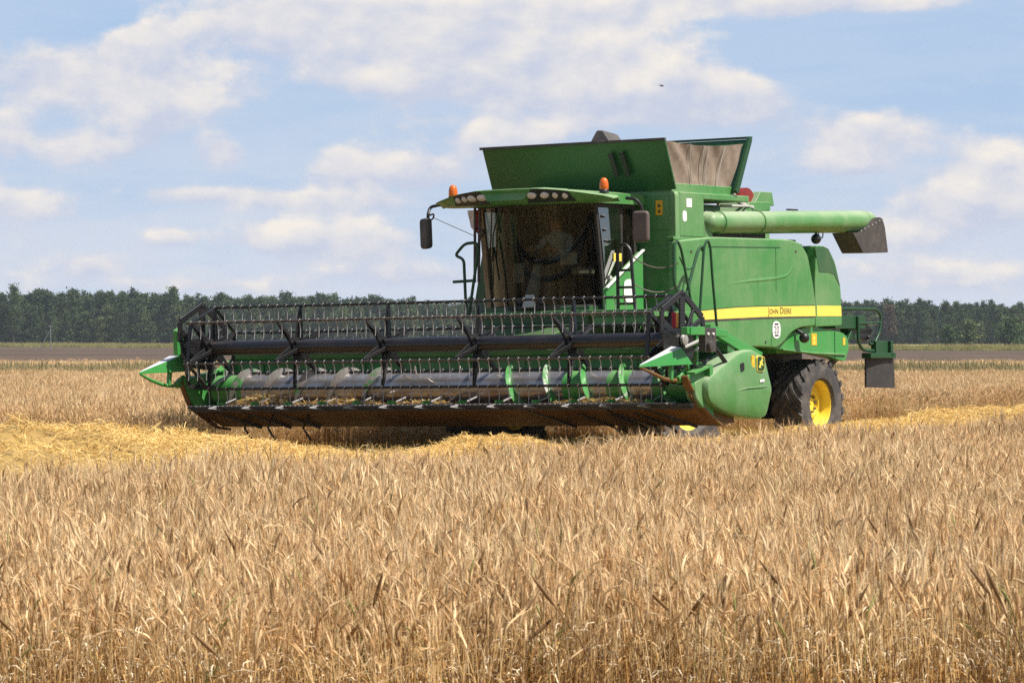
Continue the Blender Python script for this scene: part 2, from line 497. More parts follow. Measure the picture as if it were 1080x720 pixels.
sheet('ground', [(-6000, -400), (6000, -400), (6000, 9000), (-6000, 9000)], 0.0,
      ground_mat('straw_littered_soil', [(0.30, 0.20, 0.085), (0.22, 0.14, 0.06), (0.12, 0.08, 0.04)], 0.8))
sheet('ploughed_field', [(-900, 166), (900, 150), (900, 440), (160, 445), (-40, 640), (-130, 840), (-900, 850)], 0.03,
      ground_mat('ploughed_soil', [(0.110, 0.078, 0.056), (0.080, 0.058, 0.044), (0.055, 0.041, 0.033)], 0.03, stretch=(0.5, 0.35, 1)))
sheet('meadow', [(-900, 852), (-129, 842), (-39, 642), (160, 447), (900, 442), (1400, 2500), (-1400, 2500)], 0.03,
      ground_mat('dry_meadow_grass', [(0.30, 0.265, 0.10), (0.235, 0.23, 0.085), (0.20, 0.21, 0.08)], 0.012, stretch=(0.3, 1, 1)))

# ---------------------------------------------------------------- scattering (for what nobody could count)
def plant_mat(name, trans=0.25, rough=0.7, var=0.25, patch=0.0, tint=(1, 1, 1)):
    """Colour per stalk comes from the mesh, a small shift per clump from the instance."""
    m, t, p = new_mat(name)
    at = t.new('ShaderNodeAttribute'); at.attribute_name = 'Col'
    oi = t.new('ShaderNodeObjectInfo')
    v = t.ramp(oi.outputs['Random'], 0, 1, 1.0 - var, 1.0 + var, smooth=False)
    c = t.mix(1.0, at.outputs['Color'], (1, 1, 1), 'MULTIPLY')
    hs = t.new('ShaderNodeHueSaturation'); t.l.new(c, hs.inputs['Color']); t.l.new(v, hs.inputs['Value'])
    c = hs.outputs[0]
    if patch:
        g = t.new('ShaderNodeNewGeometry')
        mp = t.new('ShaderNodeMapping'); mp.inputs['Scale'].default_value = (1.0, 0.5, 0.0)
        t.l.new(g.outputs['Position'], mp.inputs[0])
        n = t.ramp(t.noise(mp.outputs[0], 0.55, 4.0, 0.6), 0.35, 0.68)
        c = t.mix(t.math('MULTIPLY', n, patch), c, t.mix(1.0, c, (0.82, 0.71, 0.58), 'MULTIPLY'))
    t.l.new(c, p.inputs['Base Color'])
    p.inputs['Roughness'].default_value = rough
    p.inputs['Specular IOR Level'].default_value = 0.25
    if trans > 0:
        tl = t.new('ShaderNodeBsdfTranslucent'); t.l.new(c, tl.inputs[0])
        mx = t.new('ShaderNodeMixShader'); mx.inputs[0].default_value = trans
        t.l.new(p.outputs[0], mx.inputs[1]); t.l.new(tl.outputs[0], mx.inputs[2])
        t.l.new(mx.outputs[0], t.n['Material Output'].inputs[0])
    return m

class PB:
    """Plant builder: vertices, faces and one colour per face corner."""
    def __init__(s): s.v = []; s.f = []; s.c = []
    def ribbon(s, pts, ws, side, col):
        b = len(s.v)
        for p, w in zip(pts, ws):
            s.v.append(p - side * (w / 2)); s.v.append(p + side * (w / 2))
        for i in range(len(pts) - 1):
            s.f.append((b + 2 * i, b + 2 * i + 1, b + 2 * i + 3, b + 2 * i + 2)); s.c.append(col)
    def stem(s, pts, rs, n, col, col2=None):
        b = len(s.v); m = len(pts)
        t = (pts[-1] - pts[0]).normalized(); a = t.orthogonal().normalized(); c = t.cross(a)
        for p, r in zip(pts, rs):
            for k in range(n):
                an = 2 * math.pi * k / n
                s.v.append(p + (a * math.cos(an) + c * math.sin(an)) * r)
        for i in range(m - 1):
            cc = col if col2 is None else tuple(x + (y - x) * i / (m - 2 or 1) for x, y in zip(col, col2))
            for k in range(n):
                k2 = (k + 1) % n
                s.f.append((b + i * n + k, b + i * n + k2, b + (i + 1) * n + k2, b + (i + 1) * n + k)); s.c.append(cc)
    def tri(s, a, b_, c, col):
        b = len(s.v); s.v.extend((a, b_, c)); s.f.append((b, b + 1, b + 2)); s.c.append(col)
    def mesh(s, name, mat):
        me = bpy.data.meshes.new(name)
        me.from_pydata([tuple(v) for v in s.v], [], s.f)
        me.materials.append(mat)
        ca = me.color_attributes.new('Col', 'FLOAT_COLOR', 'CORNER')
        arr = np.ones((len(me.loops), 4), dtype=np.float32); k = 0
        cnt = np.array([len(f) for f in s.f]); cols = np.array(s.c, dtype=np.float32)
        arr[:, :3] = np.repeat(cols, cnt, axis=0)
        ca.data.foreach_set('color', arr.ravel())
        me.polygons.foreach_set('use_smooth', [True] * len(me.polygons))
        me.update()
        return me

def scatter(name, P, rz, sc, variants, kind='stuff', tilt=None):
    """One object: geometry nodes set the given plant clumps on the points P."""
    n = len(P)
    me = bpy.data.meshes.new(name)
    me.vertices.add(n)
    me.vertices.foreach_set('co', np.asarray(P, dtype=np.float32).ravel())
    rot = np.zeros((n, 3), dtype=np.float32); rot[:, 2] = rz
    if tilt is not None: rot[:, 0] = tilt[:, 0]; rot[:, 1] = tilt[:, 1]
    a = me.attributes.new('rot', 'FLOAT_VECTOR', 'POINT'); a.data.foreach_set('vector', rot.ravel())
    a = me.attributes.new('size', 'FLOAT_VECTOR', 'POINT'); a.data.foreach_set('vector', np.asarray(sc, dtype=np.float32).ravel())
    a = me.attributes.new('pick', 'INT', 'POINT'); a.data.foreach_set('value', rng.integers(0, len(variants), n).astype(np.int32))
    o = bpy.data.objects.new(name, me); COL.objects.link(o)
    o['kind'] = kind
    ng = bpy.data.node_groups.new(name + '_scatter', 'GeometryNodeTree')
    ng.interface.new_socket('Geometry', in_out='INPUT', socket_type='NodeSocketGeometry')
    ng.interface.new_socket('Geometry', in_out='OUTPUT', socket_type='NodeSocketGeometry')
    N, L = ng.nodes, ng.links
    gi = N.new('NodeGroupInput'); go = N.new('NodeGroupOutput')
    jn = N.new('GeometryNodeJoinGeometry')
    for vme in variants:
        src = bpy.data.objects.get('src_' + vme.name) or bpy.data.objects.new('src_' + vme.name, vme)
        oi = N.new('GeometryNodeObjectInfo'); oi.inputs['Object'].default_value = src; oi.inputs['As Instance'].default_value = False
        g2 = N.new('GeometryNodeGeometryToInstance')
        L.new(oi.outputs['Geometry'], g2.inputs[0]); L.new(g2.outputs[0], jn.inputs[0])
    ip = N.new('GeometryNodeInstanceOnPoints')
    ip.inputs['Pick Instance'].default_value = True
    def na(nm, typ):
        q = N.new('GeometryNodeInputNamedAttribute'); q.data_type = typ; q.inputs[0].default_value = nm
        return [s_ for s_ in q.outputs if s_.enabled and s_.name == 'Attribute'][0]
    L.new(gi.outputs[0], ip.inputs['Points']); L.new(jn.outputs[0], ip.inputs['Instance'])
    L.new(na('pick', 'INT'), ip.inputs['Instance Index'])
    e2r = N.new('FunctionNodeEulerToRotation')
    L.new(na('rot', 'FLOAT_VECTOR'), e2r.inputs[0]); L.new(e2r.outputs[0], ip.inputs['Rotation'])
    L.new(na('size', 'FLOAT_VECTOR'), ip.inputs['Scale'])
    L.new(ip.outputs[0], go.inputs[0])
    md = o.modifiers.new('scatter', 'NODES'); md.node_group = ng
    return o

def grid_points(x0, x1, y0, y1, d, keep):
    xs = np.arange(x0, x1, d); ys = np.arange(y0, y1, d)
    X, Y = np.meshgrid(xs, ys); X = X.ravel(); Y = Y.ravel()
    X = X + rng.uniform(-.42, .42, X.size) * d; Y = Y + rng.uniform(-.42, .42, Y.size) * d
    k = keep(X, Y)
    return X[k], Y[k]

def wave(X, Y, seed, f=0.35):
    r = np.random.default_rng(seed); z = np.zeros_like(X)
    for i in range(7):
        a = r.uniform(0, 6.28); k = f * (1.35 ** i); z += np.sin(k * (X * math.cos(a) + Y * math.sin(a)) + r.uniform(0, 6.28)) / (1 + .35 * i)
    return z / 3.0

# ---------------------------------------------------------------- ripe grain
M['grain'] = plant_mat('ripe_grain', 0.20, 0.55, 0.15, patch=0.7)
M['weeds'] = plant_mat('weedy_grass', 0.30, 0.7, 0.25, patch=0.3)

def grain_clump(name, seed, n, half, h0=0.74, green=0.012):
    r = random.Random(seed); pb = PB()
    for i in range(n):
        x, y = r.uniform(-half, half), r.uniform(-half, half)
        q = r.random()
        h = h0 * r.gauss(1.0, 0.085) * (0.80 if r.random() < 0.12 else 1.0)
        az_ = r.uniform(0, 6.283); lean = abs(r.gauss(0, 0.085)) * h
        if r.random() < 0.05: lean = r.uniform(0.25, 0.55) * h
        d = Vector((math.cos(az_), math.sin(az_), 0))
        v = r.uniform(0.66, 1.12)
        sc_ = tuple(c * v for c in ((0.79, 0.555, 0.265) if q < 0.62 else (0.85, 0.66, 0.38)))
        ec = tuple(c * v for c in ((0.88, 0.67, 0.395) if q < 0.72 else (0.62, 0.40, 0.19)))
        if q > 0.97: ec = tuple(c * v for c in (0.36, 0.23, 0.12))
        if r.random() < green: sc_ = (0.24, 0.27, 0.075); ec = (0.34, 0.34, 0.12)
        base = Vector((x, y, 0))
        hz = math.sqrt(max(h * h - lean * lean, 0.05))
        P_ = [base + d * (lean * t * t) + Vector((0, 0, hz * t)) for t in (0, .35, .68, 1.0)]
        pb.stem(P_, [0.0028, 0.0025, 0.0021, 0.0017], 3, (.58 * v, .29 * v, .05 * v) if sc_[0] > .3 else sc_, sc_)  # golden stem foot, its colour also darkened for deep shade between stalks
        # ear, nodding over
        tdir = (P_[3] - P_[2]).normalized()
        nod = r.choice((0.08, 0.15, 0.25, 0.4, 0.6, 1.0, 1.7)) * r.uniform(0.5, 1.2)
        L_ = r.uniform(0.060, 0.095)
        pts = [P_[3]]; cur = tdir.copy(); ax = d if lean > 0.02 else Vector((math.cos(az_ + 1), math.sin(az_ + 1), 0))
        for k in range(4):
            ang = nod * (k + 1) / 4.0 * 0.55 + 0.2 * nod
            cur = (tdir * math.cos(ang) + ax * math.sin(ang)).normalized()
            pts.append(pts[-1] + cur * (L_ / 4))
        w = r.uniform(0.0038, 0.0055)
        pb.stem(pts, [0.002, w, w * 1.05, w * 0.85, 0.0015], 5, ec)
        # awns
        for k in range(9):
            j = r.randint(1, 4)
            o_ = Vector((r.gauss(0, 1), r.gauss(0, 1), r.gauss(0, 1))).normalized()
            dr = (cur + o_ * 0.26).normalized(); ln = r.uniform(0.05, 0.105)
            sd = dr.cross(Vector((r.gauss(0, 1), r.gauss(0, 1), r.gauss(0, 1)))).normalized() * 0.0011
            ac = tuple(c * 1.12 for c in ec)
            pb.tri(pts[j] - sd, pts[j] + sd, pts[j] + dr * ln, ac)
        # dry leaves
        for k in range(r.choice((1, 2, 2, 3, 3, 4))):
            t = r.uniform(0.30, 0.88); p0 = base + d * (lean * t * t) + Vector((0, 0, hz * t))
            a2 = r.uniform(0, 6.283); dd = Vector((math.cos(a2), math.sin(a2), 0)); ll = r.uniform(0.04, 0.15)
            up_ = r.uniform(0.2, 1.0); dn = r.uniform(0.5, 1.6)
            p1 = p0 + (dd * .6 + Vector((0, 0, up_))).normalized() * ll * .40
            p2 = p1 + (dd + Vector((0, 0, -.1 * dn))).normalized() * ll * .30
            p3 = p2 + (dd * .7 + Vector((0, 0, -dn))).normalized() * ll * .35
            sd = dd.cross(Vector((r.uniform(-.5, .5), r.uniform(-.5, .5), 1))).normalized()
            lv = r.uniform(0.72, 1.06)
            lc = tuple(c * lv for c in ((0.95, 0.83, 0.60) if r.random() < .55 else (0.66, 0.43, 0.17)))
            wd = r.uniform(0.003, 0.0062)
            pb.ribbon([p0, p1, p2, p3], [wd * .6, wd, wd * .8, 0.001], sd, lc)
    for k in range(seed % 3):         # taller dried weed stalks stand among the grain
        p = Vector((r.uniform(-half, half), r.uniform(-half, half), 0)); a2 = r.uniform(0, 6.283); dd = Vector((math.cos(a2), math.sin(a2), 0))
        hh = h0 * r.uniform(1.0, 1.22); ln = r.uniform(.15, .6) * hh
        P_ = [p + dd * (ln * t * t) + Vector((0, 0, hh * t * (1 - .12 * t))) for t in (0, .4, .75, 1.0)]
        col = r.choice(((.20, .115, .055), (.26, .16, .08), (.17, .11, .06), (.30, .19, .09)))
        pb.stem(P_, [.004, .0035, .0032, .002], 4, col)
        e_ = (P_[3] - P_[2]).normalized(); q0 = P_[3] - e_ * .05
        pb.stem([q0, q0 + e_ * .04, q0 + e_ * .10, q0 + e_ * .17], [.003, .0085, .0075, .001], 5, col)
    return pb.mesh(name, M['grain'])

grain = [grain_clump('grain_clump_%d' % i, 100 + i, 104, 0.30) for i in range(16)]

NEAR_X = [-60, -14, -3.5, -0.33, 2.34, 5.66, 15, 60]
NEAR_Y = [-40, 7, 23.4, 29.8, 33.4, 38.6, 50, 100]
def edge_near(X): return np.interp(X, NEAR_X, NEAR_Y)
def in_near(X, Y):
    front = 12.7 + 0.35 * np.sin(X * 1.7 + .6) + 1.0 / (1 + np.exp((X + 1.45) * 6))
    return (Y > front) & (Y < edge_near(X) + 0.3 * np.sin(X * 2.3))
def in_far(X, Y):
    x, y = to_machine(X, Y)
    a = (x < -2.6 + 0.12 * np.sin(y * 1.7)) & ~((x > -4.2) & (y < 1.9))
    b = Y > 48.6 + 0.3 * np.sin(X * 1.9) - 0.22 * np.minimum(X + 5, 0)
    c = (x > 5.2) & (Y > 46) & (Y > edge_near(X) + 5) & (x > 9)      # the next block, right of the swath
    return (a & b) & (Y < 104)

def field(name, x0, x1, y0, y1, d, keep, hs, seed, wide=1.0, variants=grain):
    X, Y = grid_points(x0, x1, y0, y1, d, keep)
    n = X.size
    w = wave(X, Y, seed)
    hh = (1.0 + 0.09 * w + rng.normal(0, 0.06, n)) * hs
    sc = np.stack([np.full(n, wide), np.full(n, wide), hh], 1) * 1.0
    tl = rng.normal(0, 0.035, (n, 2))
    return scatter(name, np.stack([X, Y, np.zeros(n)], 1), rng.uniform(0, 6.283, n), sc, variants, tilt=tl)

wheat1 = field('wheat_field', -17, 17, 11, 52, 0.36, lambda X, Y: in_near(X, Y) & (np.abs(X) < 0.24 * Y + 3.5), 0.82, 11)
tag(wheat1, 'ripe golden brown grain standing in the foreground in front of the straw swath', 'wheat', kind='stuff')
wheat2 = field('wheat_field', -34, 34, 40, 105, 0.40, lambda X, Y: in_far(X, Y) & (np.abs(X) < 0.22 * Y + 8), 0.765, 12)
tag(wheat2, 'uncut brown grain standing beyond the harvester and the straw swath up to the grassy strip', 'wheat', kind='stuff')
wheat3 = field('wheat_field', -50, 50, 118, 162, 0.75, lambda X, Y: (np.abs(X) < 0.19 * Y + 12), 0.70, 13, wide=1.7)
tag(wheat3, 'pale band of standing grain between the green grass strip and the ploughed soil', 'wheat', kind='stuff')

def weed_clump(name, seed, n, half):
    r = random.Random(seed); pb = PB()
    for i in range(n):
        x, y = r.uniform(-half, half), r.uniform(-half, half); h = r.uniform(0.35, 0.9)
        a = r.uniform(0, 6.283); d = Vector((math.cos(a), math.sin(a), 0)); ln = r.uniform(.05, .5) * h
        P_ = [Vector((x, y, 0)) + d * (ln * t * t) + Vector((0, 0, h * t * (1 - .15 * t))) for t in (0, .4, .75, 1)]
        v = r.uniform(.7, 1.2)
        c = r.choice(((0.19, 0.22, 0.06), (0.25, 0.26, 0.075), (0.42, 0.36, 0.16), (0.15, 0.19, 0.05)))
        pb.ribbon(P_, [.008, .009, .007, .001], d.cross(Vector((0, 0, 1))).normalized(), tuple(q * v for q in c))
        if r.random() < .3:
            pb.stem([P_[3] - Vector((0, 0, .05)), P_[3] + Vector((0, 0, .03)), P_[3] + Vector((0, 0, .12))], [.004, .012, .002], 4, (0.40, 0.33, 0.17))
    return pb.mesh(name, M['weeds'])
weeds = [weed_clump('weed_clump_%d' % i, 300 + i, 70, 0.4) for i in range(6)]
X, Y = grid_points(-42, 42, 104.2, 117.5, 0.48, lambda X, Y: np.abs(X) < 0.2 * Y + 14)
vg = scatter('grass_strip', np.stack([X, Y, np.zeros(X.size)], 1), rng.uniform(0, 6.28, X.size),
             np.stack([np.full(X.size, 1.2)] * 2 + [1.03 + 0.16 * wave(X, Y, 5, 0.6) + rng.normal(0, .06, X.size)], 1), weeds)
tag(vg, 'narrow strip of tall yellow green grass between two grain fields', 'grass', kind='stuff')

Xm = rng.uniform(-190, 190, 5200); far_edge = np.interp(Xm, [-190, -130, -40, 160, 190], [850, 842, 642, 447, 442])
Ym = far_edge + rng.normal(4, 9, Xm.size) + 8 * wave(Xm, far_edge, 77, 0.12)
mg = scatter('grass_margin', np.stack([Xm, Ym, np.full(Xm.size, .02)], 1), rng.uniform(0, 6.28, Xm.size), np.stack([rng.uniform(1.5, 4.0, Xm.size)] * 2 + [rng.uniform(.4, 1.3, Xm.size)], 1), weeds)
tag(mg, 'ragged dry grass along the far edge of the ploughed soil in front of the wood', 'grass', kind='stuff')

# ---------------------------------------------------------------- stubble and the straw swath
M['straw'] = plant_mat('cut_straw', 0.18, 0.55, 0.10)
def stubble_clump(name, seed):
    r = random.Random(seed); pb = PB()
    for row in range(5):
        for k in range(16):
            x = -0.32 + row * 0.15 + r.gauss(0, .015); y = r.uniform(-.36, .36); h = r.uniform(.10, .24)
            d = Vector((r.gauss(0, .2), r.gauss(0, .2), 1)).normalized(); v = r.uniform(.7, 1.2)
            p = Vector((x, y, 0)); pb.stem([p, p + d * h * .5, p + d * h], [.0035, .003, .003], 3, (.52 * v, .35 * v, .11 * v))
    for k in range(45):
        p = Vector((r.uniform(-.36, .36), r.uniform(-.36, .36), r.uniform(.005, .10))); a = r.uniform(0, 6.28); l = r.uniform(.06, .22)
        d = Vector((math.cos(a), math.sin(a), r.gauss(0, .2))); v = r.uniform(.8, 1.25)
        pb.ribbon([p - d * l / 2, p, p + d * l / 2], [.006] * 3, d.cross(Vector((r.gauss(0, .4), r.gauss(0, .4), 1))).normalized(), (.62 * v, .45 * v, .16 * v))
    return pb.mesh(name, M['straw'])
stub = [stubble_clump('stubble_clump_%d' % i, 500 + i) for i in range(6)]
X, Y = grid_points(-22, 26, 8, 84, 0.52, lambda X, Y: ~in_near(X, Y) & ~in_far(X, Y) & (Y > 12.6) & (np.abs(X) < 0.22 * Y + 5) & (Y > edge_near(X)))
sb = scatter('stubble', np.stack([X, Y, np.zeros(X.size)], 1), R(-56) + rng.normal(0, .05, X.size), np.ones((X.size, 3)), stub)
tag(sb, 'short golden stubble on the cut strip under the harvester', 'stubble', kind='stuff')

SW = np.array([(-16, 27, 3.0, .56), (-9, 34, 2.9, .58), (-5.6, 38.2, 2.8, .58), (-3.8, 40.4, 2.3, .50), (-2.4, 42.0, 1.3, .22), (-1.6, 42.9, 1.1, .12), (-0.9, 43.6, .9, .16), (-0.2, 44.3, 1.0, .36), (0.4, 45.0, 1.0, .16),
               (1.3, 46.0, 1.1, .30), (2.2, 47.4, 1.2, .18), (3.0, 48.8, 1.2, .16), (4.4, 51.0, 1.15, .25), (6.6, 54.2, 1.25, .42), (9.0, 57.6, 1.5, .52), (13, 64, 1.4, .50), (22, 78, 1.4, .50)])
def swath_mesh():
    # resampled centre line, mound with lumps
    t = np.linspace(0, len(SW) - 1, 420); idx = np.arange(len(SW))
    cx, cy, hw, ht = (np.interp(t, idx, SW[:, k]) for k in range(4))
    ker = np.ones(15) / 15
    sm = lambda a: np.convolve(np.pad(a, 7, mode='edge'), ker, 'valid')
    cx, cy, hw, ht = sm(cx), sm(cy), sm(hw), sm(ht)
    tx, ty = np.gradient(cx), np.gradient(cy); l = np.hypot(tx, ty); nx, ny = -ty / l, tx / l
    U = np.linspace(-1.25, 1.25, 33)
    def surf(i, u):
        x = cx[i] + nx[i] * hw[i] * u; y = cy[i] + ny[i] * hw[i] * u
        lump = 1 + 0.24 * wave(x, y, 21, 2.2) + 0.14 * wave(x, y, 22, 5.0)
        z = ht[i] * np.clip(1 - np.abs(u) ** 2.2 / 1.35, 0, 1) ** 0.8 * lump
        return x, y, np.maximum(z, 0.0)
    I, UU = np.meshgrid(np.arange(420), U, indexing='ij')
    x, y, z = surf(I.ravel(), UU.ravel())
    V = np.stack([x, y, z + 0.005], 1)
    F = []
    nu = U.size
    for i in range(419):
        for k in range(nu - 1):
            F.append((i * nu + k, (i + 1) * nu + k, (i + 1) * nu + k + 1, i * nu + k + 1))
    C_ = [(.40, .265, .09)] * len(F)
    # loose straws lying over it
    n = 170000
    ii = rng.integers(5, 415, n); uu = np.where(rng.random(n) < .16, rng.normal(0, 1.25, n), rng.uniform(-1.15, 1.15, n)); uu = np.clip(uu, -2.6, 2.6)
    x, y, z = surf(ii, uu)
    z = z + rng.uniform(-.01, .07, n) * (z > .02) + .015 + rng.uniform(0, .22, n) * (np.abs(uu) > 1.1)
    a = rng.uniform(0, 6.283, n); tl = rng.normal(0, .35, n); ln = rng.uniform(.05, .26, n); w = rng.uniform(.004, .007, n)
    D = np.stack([np.cos(a) * np.cos(tl), np.sin(a) * np.cos(tl), np.sin(tl)], 1)
    rr = rng.normal(0, 1, (n, 3)); rr[:, 2] += 1.5
    S = np.cross(D, rr); S /= np.linalg.norm(S, axis=1)[:, None] + 1e-9
    P0 = np.stack([x, y, z], 1); bend = np.zeros((n, 3)); bend[:, 2] = rng.uniform(-.02, .05, n)
    A = P0 - D * ln[:, None] / 2; B = P0 + bend; Cc = P0 + D * ln[:, None] / 2
    A[:, 2] = np.maximum(A[:, 2], .01); Cc[:, 2] = np.maximum(Cc[:, 2], .01)
    hwid = S * (w[:, None] / 2)
    VV = np.stack([A - hwid, A + hwid, B - hwid, B + hwid, Cc - hwid, Cc + hwid], 1).reshape(-1, 3)
    b = len(V); base = b + np.arange(n) * 6
    F2 = np.concatenate([np.stack([base, base + 1, base + 3, base + 2], 1), np.stack([base + 2, base + 3, base + 5, base + 4], 1)])
    v = rng.uniform(.72, 1.22, n); hue = rng.uniform(0, 1, n)
    c1 = np.array([.82, .60, .235]); c2 = np.array([.70, .47, .165]); cols = (c1 + (c2 - c1) * hue[:, None]) * v[:, None]
    pb = PB(); pb.v = [tuple(q) for q in V] + [tuple(q) for q in VV]
    pb.f = F + [tuple(q) for q in F2.tolist()]; pb.c = C_ + [tuple(q) for q in cols] * 2
    return pb.mesh('straw_swath', M['straw'])
sw = bpy.data.objects.new('straw_swath', swath_mesh()); COL.objects.link(sw)
tag(sw, 'loose bright yellow swath of cut straw lying in a long heap across the field', 'straw', kind='stuff')

# ---------------------------------------------------------------- the wood on the horizon
def leaf_mat(name, cols):
    m, t, p = new_mat(name)
    oi = t.new('ShaderNodeObjectInfo')
    at = t.new('ShaderNodeAttribute'); at.attribute_name = 'Col'
    g = t.new('ShaderNodeTexCoord')
    c = t.mix(oi.outputs['Random'], cols[0], cols[1])
    c = t.mix(1.0, c, at.outputs['Color'], 'MULTIPLY')
    t.l.new(c, p.inputs['Base Color'])
    p.inputs['Roughness'].default_value = 0.7
    p.inputs['Specular IOR Level'].default_value = 0.2
    tl = t.new('ShaderNodeBsdfTranslucent'); t.l.new(c, tl.inputs[0])
    mx = t.new('ShaderNodeMixShader'); mx.inputs[0].default_value = 0.2
    t.l.new(p.outputs[0], mx.inputs[1]); t.l.new(tl.outputs[0], mx.inputs[2])
    t.l.new(mx.outputs[0], t.n['Material Output'].inputs[0])
    return m
M['pine'] = leaf_mat('pine_needles', ((0.034, 0.066, 0.026), (0.072, 0.104, 0.036)))
M['broadleaf'] = leaf_mat('broad_leaves', ((0.062, 0.094, 0.034), (0.095, 0.118, 0.044)))
M['pale_leaf'] = leaf_mat('pale_green_leaves', ((0.090, 0.118, 0.042), (0.095, 0.122, 0.045)))
M['mid_leaf'] = leaf_mat('mid_green_leaves', ((0.065, 0.105, 0.035), (0.07, 0.11, 0.04)))
M['rusty_leaf'] = leaf_mat('rusty_dead_needles', ((0.095, 0.062, 0.040), (0.10, 0.068, 0.042)))
M['bark'] = plain('pine_bark', (0.10, 0.065, 0.045), 0.9, var=0.5)

def crown_mesh(name, seed, H, low, width, shape, mat, n_cl=90, leaves=16, lsize=0.55):
    """Leaf clumps spread through the crown's volume, on whorled boughs, with gaps."""
    r = random.Random(seed); pb = PB()
    for i in range(n_cl):
        t = r.random() ** 0.85
        z = low + (H - low) * t
        if shape == 'pine':
            rad = width * (0.95 - 0.9 * t ** 1.6) * (0.75 + 0.4 * math.sin(t * 23 + seed))
        else:
            rad = width * math.sqrt(max(0.08, 1 - (1.7 * t - 0.6) ** 2)) * (0.8 + 0.45 * math.sin(3.1 * t + seed) * math.cos(seed + i * 2.4)) * r.uniform(.6, 1.2)
        a = r.uniform(0, 6.283); q = rad * r.uniform(.35, 1.0)
        c = Vector((math.cos(a) * q, math.sin(a) * q, z - .15 * q))
        cs = r.uniform(.5, 1.0) * (0.5 + 0.28 * width); cv = r.uniform(.55, 1.45)
        for k in range(leaves):
            o_ = Vector((r.gauss(0, 1) * cs * .6, r.gauss(0, 1) * cs * .6, r.gauss(0, 1) * cs * .36))
            p = c + o_
            if p.z < 0.1: p.z = 0.1
            nrm = Vector((r.gauss(0, 1), r.gauss(0, 1), r.gauss(0, 1) + .6)).normalized()
            u = nrm.orthogonal().normalized(); u = Quaternion(nrm, r.uniform(0, 6.28)) @ u; w = nrm.cross(u)
            l = lsize * r.uniform(.5, 1.1)
            b = len(pb.v)
            pb.v.extend([p - u * l * .5, p - w * l * .28, p + u * l * .5, p + w * l * .28]); pb.f.append((b, b + 1, b + 2, b + 3))
            v = cv * r.uniform(.85, 1.15); pb.c.append((v, v, v))
    return pb.mesh(name, mat)

def trunk_mesh(name, H, r0, seed):
    r = random.Random(seed); pb = PB()
    P_ = [Vector((0, 0, 0))]
    for k in range(1, 6): P_.append(Vector((r.gauss(0, .08) * k * .4, r.gauss(0, .08) * k * .4, H * .92 * k / 5)))
    pb.stem(P_, [r0 * (1 - .16 * k) for k in range(6)], 6, (1, 1, 1))
    for k in range(6):
        z = H * r.uniform(.45, .85); a = r.uniform(0, 6.28); d = Vector((math.cos(a), math.sin(a), .25))
        pb.stem([Vector((0, 0, z)), Vector((0, 0, z)) + d * H * .07, Vector((0, 0, z)) + d * H * .13], [r0 * .3, r0 * .2, r0 * .08], 4, (1, 1, 1))
    return pb.mesh(name, M['bark'])

def joined(name, meshes):
    bm = bmesh.new()
    mats = []
    me = bpy.data.meshes.new(name)
    for mm in meshes:
        k0 = len(bm.faces)
        bm.from_mesh(mm); bm.faces.ensure_lookup_table()
        mi = len(mats); mats.append(mm.materials[0])
        for f in bm.faces[k0:]: f.material_index = mi
    bm.to_mesh(me); bm.free()
    for m_ in mats: me.materials.append(m_)
    return me

trees = []
for i in range(7):
    trees.append(joined('pine_%d' % i, [crown_mesh('pc%d' % i, 700 + i, 18, 5 + i % 3, 2.5 + .25 * (i % 3), 'pine', M['pine'], 80, 15, 0.9), trunk_mesh('pt%d' % i, 17, .22, i)]))
edge_trees = []
for i in range(4):
    edge_trees.append(joined('edge_pine_%d' % i, [crown_mesh('ec%d' % i, 760 + i, 17, 0.6, 3.0, 'pine', M['pine'], 120, 15, 0.9), trunk_mesh('et%d' % i, 16, .22, 40 + i)]))
for i in range(3):
    edge_trees.append(joined('edge_birch_%d' % i, [crown_mesh('bc%d' % i, 780 + i, 14, 0.5, 3.2, 'round', M['broadleaf'], 110, 15, 0.8), trunk_mesh('bt%d' % i, 12, .18, 60 + i)]))
TOP_PX = [(-400, 306), (0, 307), (40, 306), (100, 306), (150, 307), (200, 310), (260, 311), (340, 311), (400, 314), (470, 317), (600, 316), (890, 316), (950, 317), (1020, 319), (1080, 320), (1500, 322)]
def tree_h(X, Y):
    px = 540 + 3800 * X / Y
    return 1.62 + (358 - np.interp(px, [a for a, b in TOP_PX], [b for a, b in TOP_PX])) * Y / 3800.0
def wood(name, y0, y1, dx, dy, variants, hmul, seed, x_lim=260):
    Xs, Ys = np.meshgrid(np.arange(-x_lim, x_lim, dx), np.arange(y0, y1, dy)); Xs, Ys = Xs.ravel(), Ys.ravel()
    Xs = Xs + rng.uniform(-.45, .45, Xs.size) * dx; Ys = Ys + rng.uniform(-.45, .45, Xs.size) * dy
    return Xs, Ys
Xa, Ya = wood('', 1206, 1262, 4.2, 7, trees, 1, 1)
ha = tree_h(Xa, Ya) * (rng.normal(0.90, 0.05, Xa.size) + 0.10 * (rng.random(Xa.size) < 0.10)) / 18.0
wd = scatter('forest', np.stack([Xa, Ya, np.zeros(Xa.size)], 1), rng.uniform(0, 6.28, Xa.size), np.stack([ha * rng.uniform(.9, 1.25, Xa.size)] * 2 + [ha], 1), trees)
tag(wd, 'dark green pine wood rising along the horizon behind the fields', 'forest', kind='stuff')
Xb, Yb = wood('', 1192, 1205, 3.6, 5, edge_trees, 1, 1)
Xc, Yc = wood('', 1266, 1285, 3.0, 6, edge_trees, 1, 1)
Xb, Yb = np.concatenate([Xb, Xc]), np.concatenate([Yb, Yc])
hb = tree_h(Xb, Yb) * rng.uniform(0.50, 0.93, Xb.size) / 17.0
